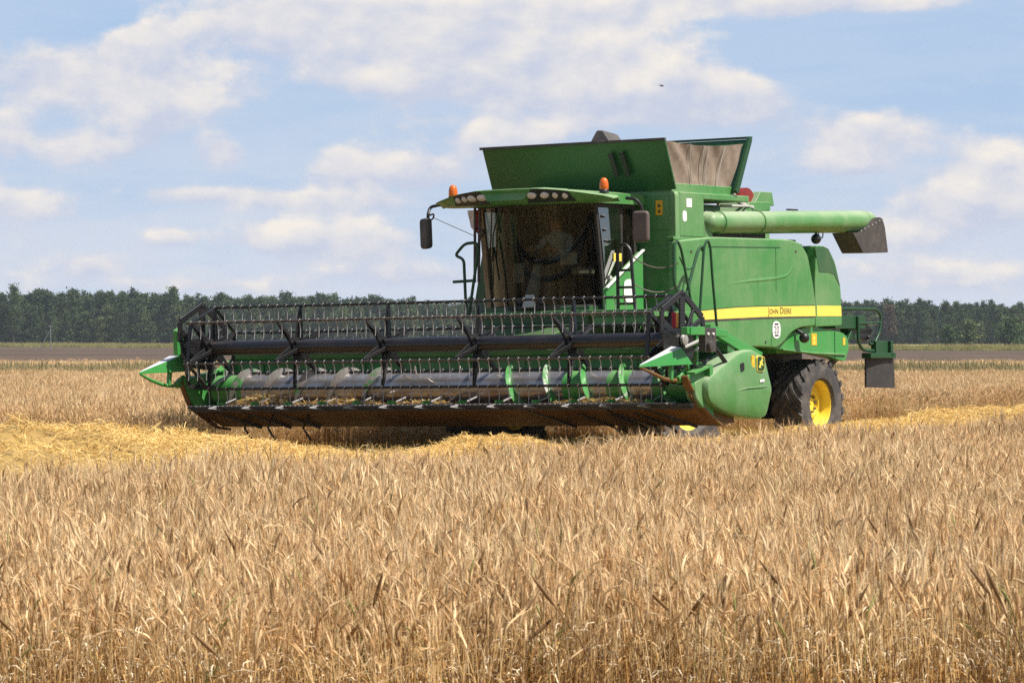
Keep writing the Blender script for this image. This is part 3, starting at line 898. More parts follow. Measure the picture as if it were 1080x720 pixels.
wd2 = scatter('forest_edge', np.stack([Xb, Yb, np.zeros(Xb.size)], 1), rng.uniform(0, 6.28, Xb.size), np.stack([hb * rng.uniform(1.0, 1.45, Xb.size)] * 2 + [hb], 1), edge_trees)
tag(wd2, 'leafy lower edge of the distant wood in front of the tall pines', 'forest', kind='stuff')

def lone_tree(name, x_px, Y, H, width, shape, mat, low, label, cat, seed, n_cl=120, group=None):
    X = (x_px - 540) / 3800.0 * Y
    t = empty(name, (X, Y, 0))
    for nm, me in (('crown', crown_mesh('crown', seed, H, low, width, shape, mat, n_cl, 16, 0.8)), ('trunk', trunk_mesh('trunk', H * .9, .2, seed))):
        o = bpy.data.objects.new(nm, me); COL.objects.link(o); o.parent = t
    tag(t, label, cat, group)
    return t
lone_tree('pine_tree', 14, 1190, 19.8, 4.2, 'pine', M['pine'], 4.0, 'tallest pine standing above the dark wood at its left end', 'tree', 901, 150)
lone_tree('pine_tree', 938, 1190, 12.8, 3.2, 'pine', M['rusty_leaf'], 3.0, 'rusty brown dead pine in the wood behind the rear ladder', 'tree', 902)
lone_tree('leafy_tree', 1022, 900, 6.2, 2.6, 'round', M['pale_leaf'], 0.3, 'pale yellow green bushy tree at the foot of the wood', 'tree', 903, 130)
lone_tree('leafy_tree', 1001, 905, 4.9, 2.5, 'round', M['mid_leaf'], 0.2, 'low olive green bush just left of the pale bushy tree', 'tree', 904, 110)
lone_tree('leafy_tree', 1066, 905, 6.8, 4.2, 'round', M['mid_leaf'], 0.2, 'wide mid green bushy tree near the right border by the wood', 'tree', 905, 200)

# power pole with a slanting brace, far left
pp = empty('utility_pole', ((53.3 - 540) / 3800 * 586, 586, 0))
tag(pp, 'pale concrete utility pole with a slanting brace standing in the ploughed field', 'utility pole')
MB().tube([(0, 0, 0), (0, 0, 3.95)], [.09, .07], 8).build('pole', M['concrete'], pp)
MB().tube([(-1.75, 0, 0), (-0.05, 0, 3.2)], [.07, .06], 8).build('brace', M['concrete'], pp)
b_ = MB(); b_.bar((-.32, 0, 3.75), (.32, 0, 3.75), .08, .08)
for q in (-.28, .28): b_.lathe([(.03, 0), (.05, .05), (.05, .12), (.02, .17)], (q, 0, 3.79), 'z', 8)
b_.build('crossarm', M['concrete'], pp)

# bird
def bird():
    X, Y, Z = (698 - 540) / 3800 * 160, 160, 1.62 + (358 - 91) / 3800 * 160
    mb = MB()
    mb.tube([(-.11, 0, 0), (-.07, 0, .01), (0, 0, .012), (.07, 0, .0), (.11, 0, -.002)], [.006, .024, .032, .02, .006], 8)
    for s in (-1, 1):
        mb.hexa([(-.03, 0, .018), (.045, 0, .018), (.02, s * .11, .055), (-.03, s * .11, .055), (-.03, 0, .026), (.045, 0, .026), (.02, s * .11, .061), (-.03, s * .11, .061)])
        mb.hexa([(-.03, s * .11, .055), (.02, s * .11, .055), (-.05, s * .21, .03), (-.06, s * .21, .03), (-.03, s * .11, .061), (.02, s * .11, .061), (-.05, s * .21, .034), (-.06, s * .21, .034)])
    mb.hexa([(-.18, -.025, 0), (-.18, .025, 0), (-.09, .012, 0), (-.09, -.012, 0), (-.18, -.025, .006), (-.18, .025, .006), (-.09, .012, .008), (-.09, -.012, .008)])
    o = mb.build('bird', M['black_dusty'])
    o.location = (X, Y, Z); o.rotation_euler = (R(12), 0, R(25))
    tag(o, 'tiny dark bird flying in the clouds above the grain tank', 'bird')
bird()

# ---------------------------------------------------------------- summer haze: the air over the fields
hz = MB(); hz.box((-700, -30, -1.0), (700, 1420, 45.0))
hazeo = hz.build('haze', None, smooth=False) if False else None
me_ = bpy.data.meshes.new('haze'); me_.from_pydata(hz.v, [], hz.f)
hm_ = bpy.data.materials.new('haze_air'); hm_.use_nodes = True
hn = hm_.node_tree; hn.nodes.remove(hn.nodes['Principled BSDF'])
pv = hn.nodes.new('ShaderNodeVolumePrincipled')
pv.inputs['Color'].default_value = (0.80, 0.88, 1.0, 1); pv.inputs['Density'].default_value = 0.00007; pv.inputs['Anisotropy'].default_value = 0.0
hn.links.new(pv.outputs[0], hn.nodes['Material Output'].inputs['Volume'])
try:
    hm_.cycles.volume_sampling = 'DISTANCE'
    hm_.cycles.homogeneous_volume = True
except Exception:
    pass
me_.materials.append(hm_)
hazeo = bpy.data.objects.new('haze', me_); COL.objects.link(hazeo); hazeo['kind'] = 'stuff'
tag(hazeo, 'thin bluish summer haze softening the distant wood', 'haze', kind='stuff')

# =================================================================== THE COMBINE HARVESTER
# machine axes: x to the machine's left, y towards its rear, z up; origin on the ground under the reel
root = empty('combine_harvester', (MC[0], MC[1], 0))
root.rotation_euler = (Matrix.Rotation(-TH, 4, 'Z') @ Matrix.Rotation(-ROLL, 4, 'Y')).to_euler()
tag(root, 'large green combine harvester with yellow stripe and wide raised header in the grain field', 'combine harvester')

def part(name): return empty(name, parent=root)

def text_mesh(name, body, size, mat, parent, loc, xdir, ydir, ext=0.0015, shear=0.0, xs=1.0, align='LEFT', small_caps=False):
    cu = bpy.data.curves.new(name, 'FONT'); cu.body = body; cu.size = size; cu.extrude = ext; cu.shear = shear
    cu.align_x = align; cu.resolution_u = 3
    if small_caps:
        cu.small_caps_scale = 0.78
        for i, ch in enumerate(body):
            if ch.islower(): cu.body_format[i].use_small_caps = True
    tmp = bpy.data.objects.new(name, cu); COL.objects.link(tmp)
    dg = bpy.context.evaluated_depsgraph_get()
    me = bpy.data.meshes.new_from_object(tmp.evaluated_get(dg))
    bpy.data.objects.remove(tmp, do_unlink=True)
    X_, Y_ = Vector(xdir).normalized(), Vector(ydir).normalized(); Z_ = X_.cross(Y_)
    me.transform(Matrix(((X_.x * xs, Y_.x, Z_.x, loc[0]), (X_.y * xs, Y_.y, Z_.y, loc[1]), (X_.z * xs, Y_.z, Z_.z, loc[2]), (0, 0, 0, 1))))
    me.materials.clear(); me.materials.append(mat)
    o = bpy.data.objects.new(name, me); COL.objects.link(o); o.parent = parent
    return o

def decal(name, mat, parent, c, u, w, hu, hw, th=0.003, mark=None, rad=0.01):
    """Thin plate centred at c, spanned by unit vectors u, w, proud of the surface along u x w."""
    c, u, w = Vector(c), Vector(u).normalized(), Vector(w).normalized(); nrm = u.cross(w)
    mb = MB()
    pts = rounded([(-hu, -hw), (hu, -hw), (hu, hw), (-hu, hw)], rad, 3)
    n = len(pts)
    vs = [c + u * a + w * b for a, b in pts] + [c + u * a + w * b + nrm * th for a, b in pts]
    mb.add(vs, [tuple(range(n - 1, -1, -1)), tuple(range(n, 2 * n))] + [(i, (i + 1) % n, n + (i + 1) % n, n + i) for i in range(n)])
    mats = [mat]
    if mark:
        mats.append(mark); mb.cur = 1
        for (b0, s_) in ((hw * .35, .55), (-hw * .45, .5)):
            q = [(-hu * s_, b0 - hu * s_ * .8), (hu * s_, b0 - hu * s_ * .8), (0, b0 + hu * s_ * .9)]
            mb.add([c + u * a + w * b + nrm * (th + .001) for a, b in q], [(0, 1, 2)])
    return mb.build(name, mats, parent, smooth=False, fix=False)

XL, XR = -3.85, 4.10
# ------------------------------------------------------------------ header
hb = MB()
hb.prism([(.96, .72), (1.02, .72), (1.08, 1.40), (1.02, 1.40)], 'x', XL, XR)
hb.prism(rounded([(.96, 1.40), (1.14, 1.40), (1.14, 1.55), (.96, 1.55)], .02), 'x', XL + .02, XR - .02)
for k in range(9):
    x = XL + .5 + k * .86
    hb.box((x, .99, .80), (x + .05, 1.02, 1.36))
for x in (-2.9, -1.5, 1.9, 3.2):
    hb.bar((x, 1.08, 1.48), (x, 1.55, .95), .10, .12)
M['header_green'] = paint('shaded_header_paint', (0.018, 0.135, 0.028), 0.12)  # darker green: the shade inside the header is put into the colour
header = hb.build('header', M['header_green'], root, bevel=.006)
MB().prism([(.08, .775), (.38, .765), (.52, .69), (.72, .655), (.90, .70), (.955, .80), (1.05, .80), (1.12, .52), (.74, .485), (.30, .655), (.08, .742)], 'x', XL + .03, XR - .03).build('floor_pan', M['rust'], header, smooth=False)
kb = MB(); kb.box((XL, .02, .738), (XR, .10, .772))
kb.box((XL + .03, .085, .700), (XR - .03, .13, .737))
kb.build('cutter_bar', M['black'], header)
kn = MB()
for k in range(101):
    x = XL + .06 + k * .0762
    kn.cur = 0
    kn.hexa([(x - .014, .03, .765), (x + .014, .03, .765), (x + .014, .10, .765), (x - .014, .10, .765), (x - .011, .03, .787), (x + .011, .03, .787), (x + .013, .10, .787), (x - .013, .10, .787)])
    kn.hexa([(x - .003, -.075, .776), (x + .003, -.075, .776), (x + .014, .03, .765), (x - .014, .03, .765), (x - .003, -.075, .782), (x + .003, -.075, .782), (x + .011, .03, .787), (x - .011, .03, .787)])
kn.build('knife', [M['tine']], header, smooth=False)
# crop lifters with their green clips
lm = MB()
lm.tube([(0, -.26, -.025), (0, -.12, -.012), (0, .08, .03), (0, .46, .125)], [.006, .012, .013, .010], 6)
lm.tube([(0, -.26, -.025), (0, 0, -.045), (0, .08, -.03)], .009, 6)
lm.cur = 1; lm.box((-.035, -.02, .012), (.035, .06, .045)); lm.box((-.012, -.06, .02), (.012, .10, .055))
proto = lm.build('crop_lifter', [M['tine'], M['green_clean']], header)
for k in range(13):
    o = proto if k == 0 else proto.copy()
    if k: COL.objects.link(o)
    o.location = (XL + .55 + k * .565, .04, .775)
# bent sheet-metal side plates
def side_plate(x0, x1):
    poly = [(-.06, 1.13), (.02, 1.17), (.55, 1.22), (1.02, 1.42), (1.02, .60), (.84, .50), (.70, .53), (.40, .66), (.16, .765), (.05, .93)] if x0 < 0 else [(-.10, 1.11), (-.02, 1.135), (.30, 1.20), (.42, 1.18), (.52, .62), (.74, .50), (.66, .505), (.44, .64), (.24, .755), (.06, .93)]
    mb = MB(); mb.prism(poly, 'x', x0, x1)
    mb.cur = 1
    s_ = 1 if x0 > 0 else -1
    pts = [(-.075, 1.13), (.035, .93), (.145, .755), (.39, .64), (.72, .478), (.985, .448)] if s_ < 0 else [(-.115, 1.11), (.045, .93), (.225, .75), (.43, .63), (.74, .488)]
    for a, b in zip(pts[:-1], pts[1:]):
        mb.bar((x0 - .02, a[0], a[1]), (x0 - .02, b[0], b[1]), .11 if s_ > 0 else .07, .03, up=(0, -1, 1))
    mb.cur = 0
    mb.bar((x0 + .04, -.04, 1.14), (x0 + .04, .34 if s_ > 0 else .80, 1.225 if s_ > 0 else 1.275), .13, .03)
    if s_ > 0: mb.box((x0 - .02, .32, 1.09), (x0 + .10, .40, 1.24))
    return mb.build('side_plate', [M['green_clean'], M['rust']], header, bevel=.004)
side_plate(XL - .03, XL); side_plate(XR, XR + .03)
def divider(x):
    tip = Vector((x - .03, -.97 if x > 0 else -.88, 1.235))
    A = [Vector((x - .09, -.13, 1.475)), Vector((x + .06, -.13, 1.46)), Vector((x + .11, .05, 1.25)), Vector((x - .14, .05, 1.25))]
    mb = MB()
    t2 = [tip + Vector((-.012, .02, .018)), tip + Vector((.012, .02, .016)), tip + Vector((.014, 0, -.012)), tip + Vector((-.014, 0, -.012))]
    mb.add([*t2, *A], [(0, 3, 2, 1), (4, 5, 6, 7), (1, 2, 6, 5), (2, 3, 7, 6), (3, 0, 4, 7)])
    mb.cur = 1
    mb.add([t2[0], t2[1], A[1], A[0]], [(0, 1, 2, 3)])
    mb.cur = 2
    mb.tube(fillet([tip + Vector((0, .01, -.01)), (x - .02, -.62, 1.12), (x - .01, -.32, 1.055), (x, -.12, 1.06)], .2), [.022] * 14, 8) if False else mb.tube([tip + Vector((0, .01, -.01)), (x - .02, -.66, 1.14), (x - .015, -.42, 1.075), (x - .01, -.22, 1.055), (x, -.10, 1.065)], [.014, .024, .026, .026, .02], 8)
    mb.cur = 0
    mb.bar((x, -.30, 1.06), (x, -.28, 1.27), .05, .05)
    mb.bar((x, -.14, 1.06), (x, -.02, 1.13), .07, .09)
    mb.tube(fillet([(x + .02, -.14, 1.07), (x + .02, -.02, 1.20), (x + .02, .10, 1.05)], .05), .022, 6)
    mb.bar((x, -.06, 1.11), (x + .01, .14, .99), .06, .06)
    mb.bar((x, .10, 1.26), (x, .12, 1.14), .05, .05)
    return mb.build('crop_divider', [M['green_clean'], M['steel_white'], M['rust'] if x > 0 else M['green_clean']], header, bevel=.004)
divider(XL - .06); divider(XR - .09)
for k, x in enumerate((-3.35, -2.95, -2.35, 2.6, 3.05, 3.45)):
    mb = MB(); s_ = -1 if x < 0 else 1
    mb.tube([(x - .35 * s_, .30, .655), (x, .62, .47), (x + .10, .66, .30 if x < 0 else .36)], .016, 6)
    mb.build('skid_rod', M['black'], header)
# narrow straight stay bars under the pan
for k, x in enumerate((-3.6, -3.1, -2.6, 1.5, 2.7, 3.3)):
    MB().bar((x, .12, .735), (x + .45, .74, .468), .05, .03).build('stay_bar', M['black'], header)

# ------------------------------------------------------------------ intake auger
AC = Vector((0, .60, .985))
ag = MB(); ag.lathe([(.205, XL + .10), (.207, -1.0), (.207, 1.1), (.205, XR - .10)], (0, AC.y, AC.z), 'x', 28)
auger = ag.build('intake_auger', M['steel_worn'], root)
def flight(x0, x1, hand, mat, turns, r1=.295):
    mb = MB(); n = int(turns * 26); vs = []; fs = []
    for i in range(n + 1):
        t = i / n; x = x0 + (x1 - x0) * t; a = hand * 2 * math.pi * turns * t + 1.2
        for r_, dx in ((.20, -.03), (r1, -.004), (r1, .006), (.20, .03)):
            vs.append((x + dx, AC.y + r_ * math.cos(a), AC.z + r_ * math.sin(a)))
    for i in range(n):
        for k in range(4):
            k2 = (k + 1) % 4
            fs.append((i * 4 + k, i * 4 + k2, (i + 1) * 4 + k2, (i + 1) * 4 + k))
    mb.add(vs, fs)
    return mb.build('auger_flight', mat, auger, ang=60)
M['flight_worn'] = paint('worn_flight_steel', (0.20, 0.19, 0.185), 0.30, (0.26, 0.19, 0.12), 0.35, wear=(0.04, 0.20, 0.045))
M['flight_green'] = paint('green_flight', (0.035, 0.27, 0.045), 0.2, (0.5, 0.45, 0.35), 0.4, wear=(0.50, 0.48, 0.46))
flight(XL + .12, -.95, -1, M['flight_worn'], 5.0)
flight(1.0, XR - .12, 1, M['flight_green'], 5.2)
for xa, xb in ((XL + .11, XL + .62), (1.95, 2.25), (2.62, 2.95), (3.3, XR - .11)):
    MB().lathe([(.20, xa), (.2085, xa + .005), (.2085, xb - .005), (.20, xb)], (0, AC.y, AC.z), 'x', 28).build('auger_sleeve', M['green_clean'], auger)
for k in range(14):
    x = -.78 + k * .12; a = 0.9 + k * 2.4
    MB().tube([(x, AC.y + .19 * math.cos(a), AC.z + .19 * math.sin(a)), (x, AC.y + .32 * math.cos(a), AC.z + .30 * math.sin(a))], .010, 6).build('auger_finger', M['bolt'], auger)

# ------------------------------------------------------------------ reel
RC = Vector((0, .15, 1.555)); RR = .555
rl = MB(); rl.lathe([(.02, -3.62), (.098, -3.60), (.098, 3.74), (.02, 3.76)], (0, RC.y, RC.z), 'x', 24)
reel = rl.build('reel', M['tube_black'], root)
ANG = [R(22 + 60 * k) for k in range(6)]
SP = [-3.52 + 1.448 * k for k in range(6)]
def bat_pos(a): return RC.y + RR * math.cos(a), RC.z + RR * math.sin(a)
tm = MB()
tm.tube([(0, -.012, .02), (0, -.030, .0), (0, -.012, -.022), (0, .004, -.05), (0, .012, -.14), (0, .002, -.225)], [.0075, .0075, .0075, .0068, .006, .0045], 6)
tine0 = tm.build('tine', M['tine'], reel)
tine_me = tine0.data
first = True; rest = MB()
NT_ = 48
for k, a in enumerate(ANG):
    y, z = bat_pos(a)
    mb = MB()
    mb.lathe([(.018, -3.60), (.018, 3.74)], (0, y, z), 'x', 10)
    mb.cur = 1
    for q in range(NT_):
        x = -3.52 + q * .1525
        mb.cur = 0; mb.box((x - .010, y - .026, z - .020), (x + .010, y + .010, z + .022))
        mb.cur = 1; mb.sphere((x + .012, y - .024, z + .016), .010, 6, 4)
    mb.build('bat', [M['black_dusty'] if k in (2, 3) else M['black'], M['bolt']], reel, ang=40)
    for q in range(NT_):
        x = -3.52 + q * .1525
        if k in (2, 4):
            o = tine0 if first else tine0.copy()
            if not first: COL.objects.link(o)
            first = False
            o.location = (x, y, z)
        else:
            b = [(v.co.x + x, v.co.y + y, v.co.z + z) for v in tine_me.vertices]
            rest.add(b, [tuple(p.vertices) for p in tine_me.polygons])
ro = rest.build('tine', M['tine'], reel); ro['kind'] = 'stuff'
for i, x in enumerate(SP):
    mb = MB()
    for a in ANG:
        y, z = bat_pos(a)
        c = Vector((x, RC.y + .09 * math.cos(a), RC.z + .09 * math.sin(a)))
        mb.bar(c, (x, y, z), .012, .15, up=(0, -math.sin(a), math.cos(a)), h2=.055)
        mb.bar(c + Vector((.07, 0, 0)), (x, y, z), .012, .05, up=(0, -math.sin(a), math.cos(a)))
        if i in (0, 5):
            a2 = a + R(60); y2, z2 = RC.y + RR * math.cos(a2), RC.z + RR * math.sin(a2)
            mb.bar((x - .01, y, z), (x - .01, y2, z2), .02, .055, up=(1, 0, 0))
    mb.lathe([(.02, -.05), (.125, -.045), (.125, .045), (.02, .05)], (x, RC.y, RC.z), 'x', 20)
    mb.build('reel_spider', M['black'], reel, bevel=.003, seg=1)
def end_shield(x, th, flip=1):
    mb = MB()
    def seg(p, q, w): mb.bar((x + th / 2, *p), (x + th / 2, *q), th, w, up=(0, -(q[1] - p[1]), q[0] - p[0]))
    V = [(-.30, 1.92), (.18, 2.14), (.66, 1.84), (.68, 1.69), (.15, 1.60), (-.30, 1.64)]
    for a, b in zip(V, V[1:] + V[:1]): seg(a, b, .085)
    seg((.18, 2.14), (.165, 1.60), .12); seg((.62, 1.80), (.30, 1.66), .07); seg((.46, 1.95), (.30, 1.70), .05); seg((-.3, 1.78), (.0, 1.62), .10)
    mb.build('reel_end_shield', M['black'], reel, bevel=.01)
    lb = MB()
    ring = lambda cy, cz, r, n=14: [(cy + r * math.cos(6.283 * k / n), cz + r * math.sin(6.283 * k / n)) for k in range(n)]
    lb.prism(rounded([(-.30, 1.66), (.15, 1.70), (.42, 1.62), (.44, 1.36), (.30, 1.26), (-.10, 1.30), (-.28, 1.45)], .05), 'x', x + .005, x + th - .005)
    for (p, q, w) in (((-.22, 1.40), (-.12, 1.05), .06), ((.38, 1.34), (.30, 1.02), .06), ((.08, 1.30), (.09, 1.04), .06), ((-.14, 1.05), (.32, 1.02), .06)):
        lb.bar((x + th / 2, *p), (x + th / 2, *q), th - .012, w, up=(0, -(q[1] - p[1]), q[0] - p[0]))
    lb.cur = 1; lb.lathe([(.02, 0), (.07, .01), (.07, .05), (.02, .06)], (x + (th if flip > 0 else -.06), RC.y, RC.z), 'x', 14)
    lb.build('cam_plate', [M['black'], M['bolt']], reel, bevel=.006)
end_shield(3.88, .03, 1); end_shield(-3.72, .03, -1)
decal('hazard_decal', M['flag_red'], reel, (3.85, .06, 1.80), (1, 0, 0), (0, 0, 1), .03, .10)
decal('hazard_decal', M['decal_yellow'], reel, (3.85, .14, 1.80), (1, 0, 0), (0, 0, 1), .03, .09)
for s_, x in ((-1, XL - .07), (1, XR + .10)):
    mb = MB()
    mb.bar((x, -.28 if s_ > 0 else -.10, 1.665), (x, .70 if s_ > 0 else 1.16, 1.63 if s_ > 0 else 1.58), .09, .085)
    if s_ < 0:
        mb.prism([(-.16, 1.80), (-.08, 1.84), (.10, 1.76), (.12, 1.40), (-.02, 1.30), (-.14, 1.42)], 'x', x - .03, x + .04)
    else:
        mb.bar((x, -.22, 1.66), (x, .12, 1.66), .12, .10)
    mb.cur = 1
    mb.tube([(x - .02, 1.05, 1.05), (x - .02, .30, 1.58)], .03, 8); mb.cur = 2; mb.tube([(x - .02, .62, 1.35), (x - .02, .20, 1.63)], .018, 8)
    mb.build('reel_arm', [M['green_clean'], M['black'], M['bolt']], reel, bevel=.006)
mb = MB(); mb.box((XR + .05, .14, 1.40), (XR + .15, .40, 1.70)); mb.cur = 1
mb.sphere((XR + .155, .20, 1.62), .02, 8, 6); mb.sphere((XR + .155, .32, 1.62), .02, 8, 6)
mb.cur = 0; mb.lathe([(.02, 0), (.06, .005), (.06, .05), (.02, .055)], (XR + .15, .22, 1.48), 'x', 14)
mb.build('reel_drive_motor', [M['black_dusty'], M['decal_white']], reel, bevel=.01)

# ------------------------------------------------------------------ drive shield on the header's left end
prof = rounded([(.66, 1.06), (1.44, 1.40), (1.82, 1.435), (2.11, 1.345), (2.30, .92), (2.14, .575), (1.98, .545), (1.54, .575), (1.02, .66), (.68, .80)], [.10, .14, .08, .07, .06, .09, .06, .20, .20, .12])
mb = MB()
def ringx(sc_, x, dy=0): 
    cy, cz = 1.5, .98
    return [(x, cy + (y - cy) * sc_ + dy, cz + (z - cz) * sc_) for y, z in prof]
rings = [ringx(.99, 3.60), ringx(1.0, 3.83), ringx(.992, 3.875), ringx(.965, 3.912), ringx(.90, 3.926), ringx(.55, 3.942)]
n = len(prof); vs = [v for r_ in rings for v in r_]
fs = [(i * n + k, i * n + (k + 1) % n, (i + 1) * n + (k + 1) % n, (i + 1) * n + k) for i in range(len(rings) - 1) for k in range(n)]
fs += [tuple((len(rings) - 1) * n + k for k in range(n)), tuple(range(n - 1, -1, -1))]
mb.add(vs, fs)
shield = mb.build('drive_shield', M['green_dusty'], root, ang=32)
shield.location = (.30, -.445, 0)
fr = MB()
pf = rounded([(.50, 1.03), (.80, 1.13), (1.0, .74), (.70, .70), (.52, .84)], .06)
fr.prism(pf, 'x', 3.70, 3.84)
fr.build('shield_nose', M['green_dusty'], shield, bevel=.03, seg=3)
def xface(y, z): return 3.93
# leaping deer badge
bd = MB()
bp = rounded([(1.845, 1.16), (2.02, 1.16), (2.035, 1.33), (1.855, 1.345)], .05)
bd.prism([(1.94 + (y - 1.94) * 1.12, 1.25 + (z - 1.25) * 1.10) for y, z in bp], 'x', 3.91, 3.950)
bd.cur = 1; bd.prism(bp, 'x', 3.950, 3.953)
bd.cur = 0
deer = [(1.875, 1.205), (1.905, 1.24), (1.90, 1.275), (1.935, 1.285), (1.955, 1.31), (1.945, 1.335), (1.965, 1.335), (1.975, 1.30), (1.99, 1.295), (1.965, 1.275), (1.975, 1.245), (2.00, 1.225), (1.975, 1.225), (1.945, 1.24), (1.925, 1.215), (1.935, 1.185), (1.915, 1.205), (1.895, 1.195)]
bd.prism(deer, 'x', 3.953, 3.956)
bd.build('deer_badge', [M['decal_yellow'], M['decal_green']], shield, smooth=False)
decal('warning_strip', M['decal_orange'], shield, (3.938, 1.76, 1.25), (0, 1, 0), (0, 0, 1), .038, .105, mark=M['decal_yellow'])
text_mesh('model_lettering', '635R'[:0] + 'R', .07, M['decal_white'], shield, (3.938, 1.90, 1.00), (0, 1, 0), (0, 0, 1)) if False else None
decal('white_mark', M['decal_white'], shield, (3.946, 1.97, 1.035), (0, 1, .1), (0, -.1, 1), .055, .016)
mb = MB(); mb.prism(rounded([(1.44, 1.14), (1.54, 1.17), (1.53, 1.27), (1.43, 1.25)], .03), 'x', 3.90, 3.945)
mb.build('latch_recess', M['black'], shield, smooth=False)
mb = MB(); mb.prism(rounded([(1.99, .66), (2.03, .66), (2.06, .78), (2.02, .80)], .015), 'x', 3.88, 3.93)
mb.build('handle', M['black_dusty'], shield)
mb = MB()
mb.tube([(3.938, 1.30, .905), (3.945, 1.60, .945), (3.945, 1.95, .955), (3.932, 2.12, .96)], [.004, .009, .009, .004], 6)
mb.build('pressed_rib', M['green_dusty'], shield)

# drive links and hoses between the shield and the feeder
fb = MB()
fb.bar((3.86, .82, 1.70), (3.86, 1.98, 1.33), .08, .10)
fb.bar((3.70, 1.15, 1.70), (3.70, 2.35, 1.35), .10, .09)
fb.bar((3.66, .85, 1.16), (3.66, .85, 1.72), .05, .06)
fb.bar((3.66, 1.25, 1.30), (3.66, 1.30, 1.66), .04, .05)
fb.bar((3.4, 1.1, 1.45), (3.4, 2.2, 1.12), .12, .14)
fb.cur = 1
fb.tube([(3.74, .45, 1.46), (3.74, .95, 1.58), (3.74, 1.35, 1.66)], .024, 8)
fb.tube([(3.80, .60, 1.42), (3.80, 1.10, 1.56)], .018, 8)
fb.cur = 2
fb.box((3.25, 1.0, .62), (3.58, 1.85, 1.30))
fb.tube(fillet([(3.72, .5, 1.30), (3.76, .8, 1.18), (3.72, 1.1, 1.36), (3.6, 1.4, 1.40)], .2), .018, 6)
fdo = fb.build('header_drive_frame', [M['green_clean'], M['bolt'], M['black']], root, bevel=.006); fdo.location = (.20, -.30, 0)
decal('warning_decal', M['decal_orange'], root, (3.95, 1.22, 1.48), (0, 1, -.3), (0, .3, 1), .05, .06, mark=M['decal_yellow'])

# ------------------------------------------------------------------ feeder house and chassis
mb = MB(); mb.hexa([(-.72, 1.05, .70), (.72, 1.05, .70), (.72, 3.4, 1.25), (-.72, 3.4, 1.25), (-.72, 1.05, 1.42), (.72, 1.05, 1.42), (.72, 3.4, 2.02), (-.72, 3.4, 2.02)])
mb.box((-.76, 1.6, 1.0), (-.72, 1.75, 1.6)); mb.box((.72, 1.6, 1.0), (.76, 1.75, 1.6))
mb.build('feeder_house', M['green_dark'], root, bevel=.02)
mb = MB()
mb.box((-.85, 3.3, .75), (.85, 8.6, 1.55)); mb.box((-1.02, 3.62, .62), (1.02, 4.2, 1.22)); mb.box((-.95, 7.95, .45), (.95, 8.25, .80))
mb.box((-.6, 8.5, 1.0), (.6, 9.2, 1.3))
mb.build('chassis', M['black'], root, bevel=.02)
mb = MB()
mb.box((-.88, 2.72, 1.55), (.88, 3.95, 2.06)); mb.box((-1.46, 3.5, 1.55), (-.88, 3.98, 2.0))
mb.prism([(-1.43, 2.92), (-1.62, 1.98), (-.86, 1.98), (-.86, 2.92)], 'y', 3.60, 3.66)
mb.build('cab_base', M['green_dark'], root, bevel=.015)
pf = MB(); pf.box((.90, 2.75, 1.90), (1.90, 3.90, 1.965)); pf.box((-.95, 2.62, 1.965), (1.92, 2.75, 2.0))
pf.box((.95, 2.70, 1.80), (1.92, 2.76, 1.90))
pf.build('platform', M['green'], root, bevel=.006)

# ------------------------------------------------------------------ cab
CW = .93
def ws(x, z):       # bowed windscreen, leaning forward at the top
    t = (z - 2.04) / (3.46 - 2.04)
    return 2.64 + .42 * (x / CW) ** 2 - .22 * t + .03 * math.sin(math.pi * t)
cb = MB()
cb.box((-CW, 3.04, 2.00), (CW, 3.80, 2.04)); cb.box((-.6, 2.75, 2.00), (.6, 3.04, 2.04))
for x in (-CW, CW):
    s_ = 1 if x > 0 else -1
    cb.bar((x, 3.47, 2.02), (x, 3.47, 3.44), .05, .06, up=(0, 1, 0)); cb.bar((x, 3.80, 2.02), (x, 3.80, 3.44), .06, .08, up=(0, 1, 0))
    cb.bar((x, 3.02, 2.06), (x, 3.80, 2.06), .05, .09); cb.bar((x, 2.88, 3.42), (x, 3.80, 3.42), .05, .07)
cb.bar((CW, 3.05, 2.04), (CW, 2.845, 3.44), .045, .05, up=(0, 1, 0))
cb.box((-CW, 3.76, 2.04), (CW, 3.80, 3.44))
xs_ = np.linspace(-CW, CW, 17)
for x0, x1 in zip(xs_[:-1], xs_[1:]):
    cb.bar((x0, ws(x0, 2.05) + .02, 2.05), (x1, ws(x1, 2.05) + .02, 2.05), .05, .06); cb.bar((x0, ws(x0, 3.44) + .02, 3.44), (x1, ws(x1, 3.44) + .02, 3.44), .05, .05)
cab = cb.build('cab', M['interior'], root, bevel=.006)
MB().bar((-CW, 3.05, 2.00), (-CW, 2.84, 3.46), .075, .07, up=(0, 1, 0)).build('pillar', M['wood_post'], cab, bevel=.012)
def grid_surf(fn, us, vs_, th=0):
    mb = MB(); V = [fn(u, v) for v in vs_ for u in us]; nu = len(us)
    mb.add(V, [(j * nu + i, j * nu + i + 1, (j + 1) * nu + i + 1, (j + 1) * nu + i) for j in range(len(vs_) - 1) for i in range(nu - 1)])
    return mb
grid_surf(lambda x, z: (x, ws(x, z), z), np.linspace(-CW + .03, CW - .02, 33), np.linspace(2.06, 3.44, 13)).build('windscreen', M['glass'], cab, ang=80)
def side_glass(s_, y0, y1, name, mat):
    def f(y, z):
        t = (z - 2.04) / 1.42
        yy = y - (.205 * t if y == y0 and y0 < 3.2 else 0)
        return (s_ * (CW + .012 + .02 * math.sin(math.pi * t)), yy, z)
    return grid_surf(f, [y0, (y0 + y1) / 2, y1], np.linspace(2.10, 3.40, 9)).build(name, mat, cab, ang=80)
side_glass(1, 3.085, 3.445, 'door_window', M['door_glass']); side_glass(1, 3.495, 3.77, 'side_window', M['glass'])
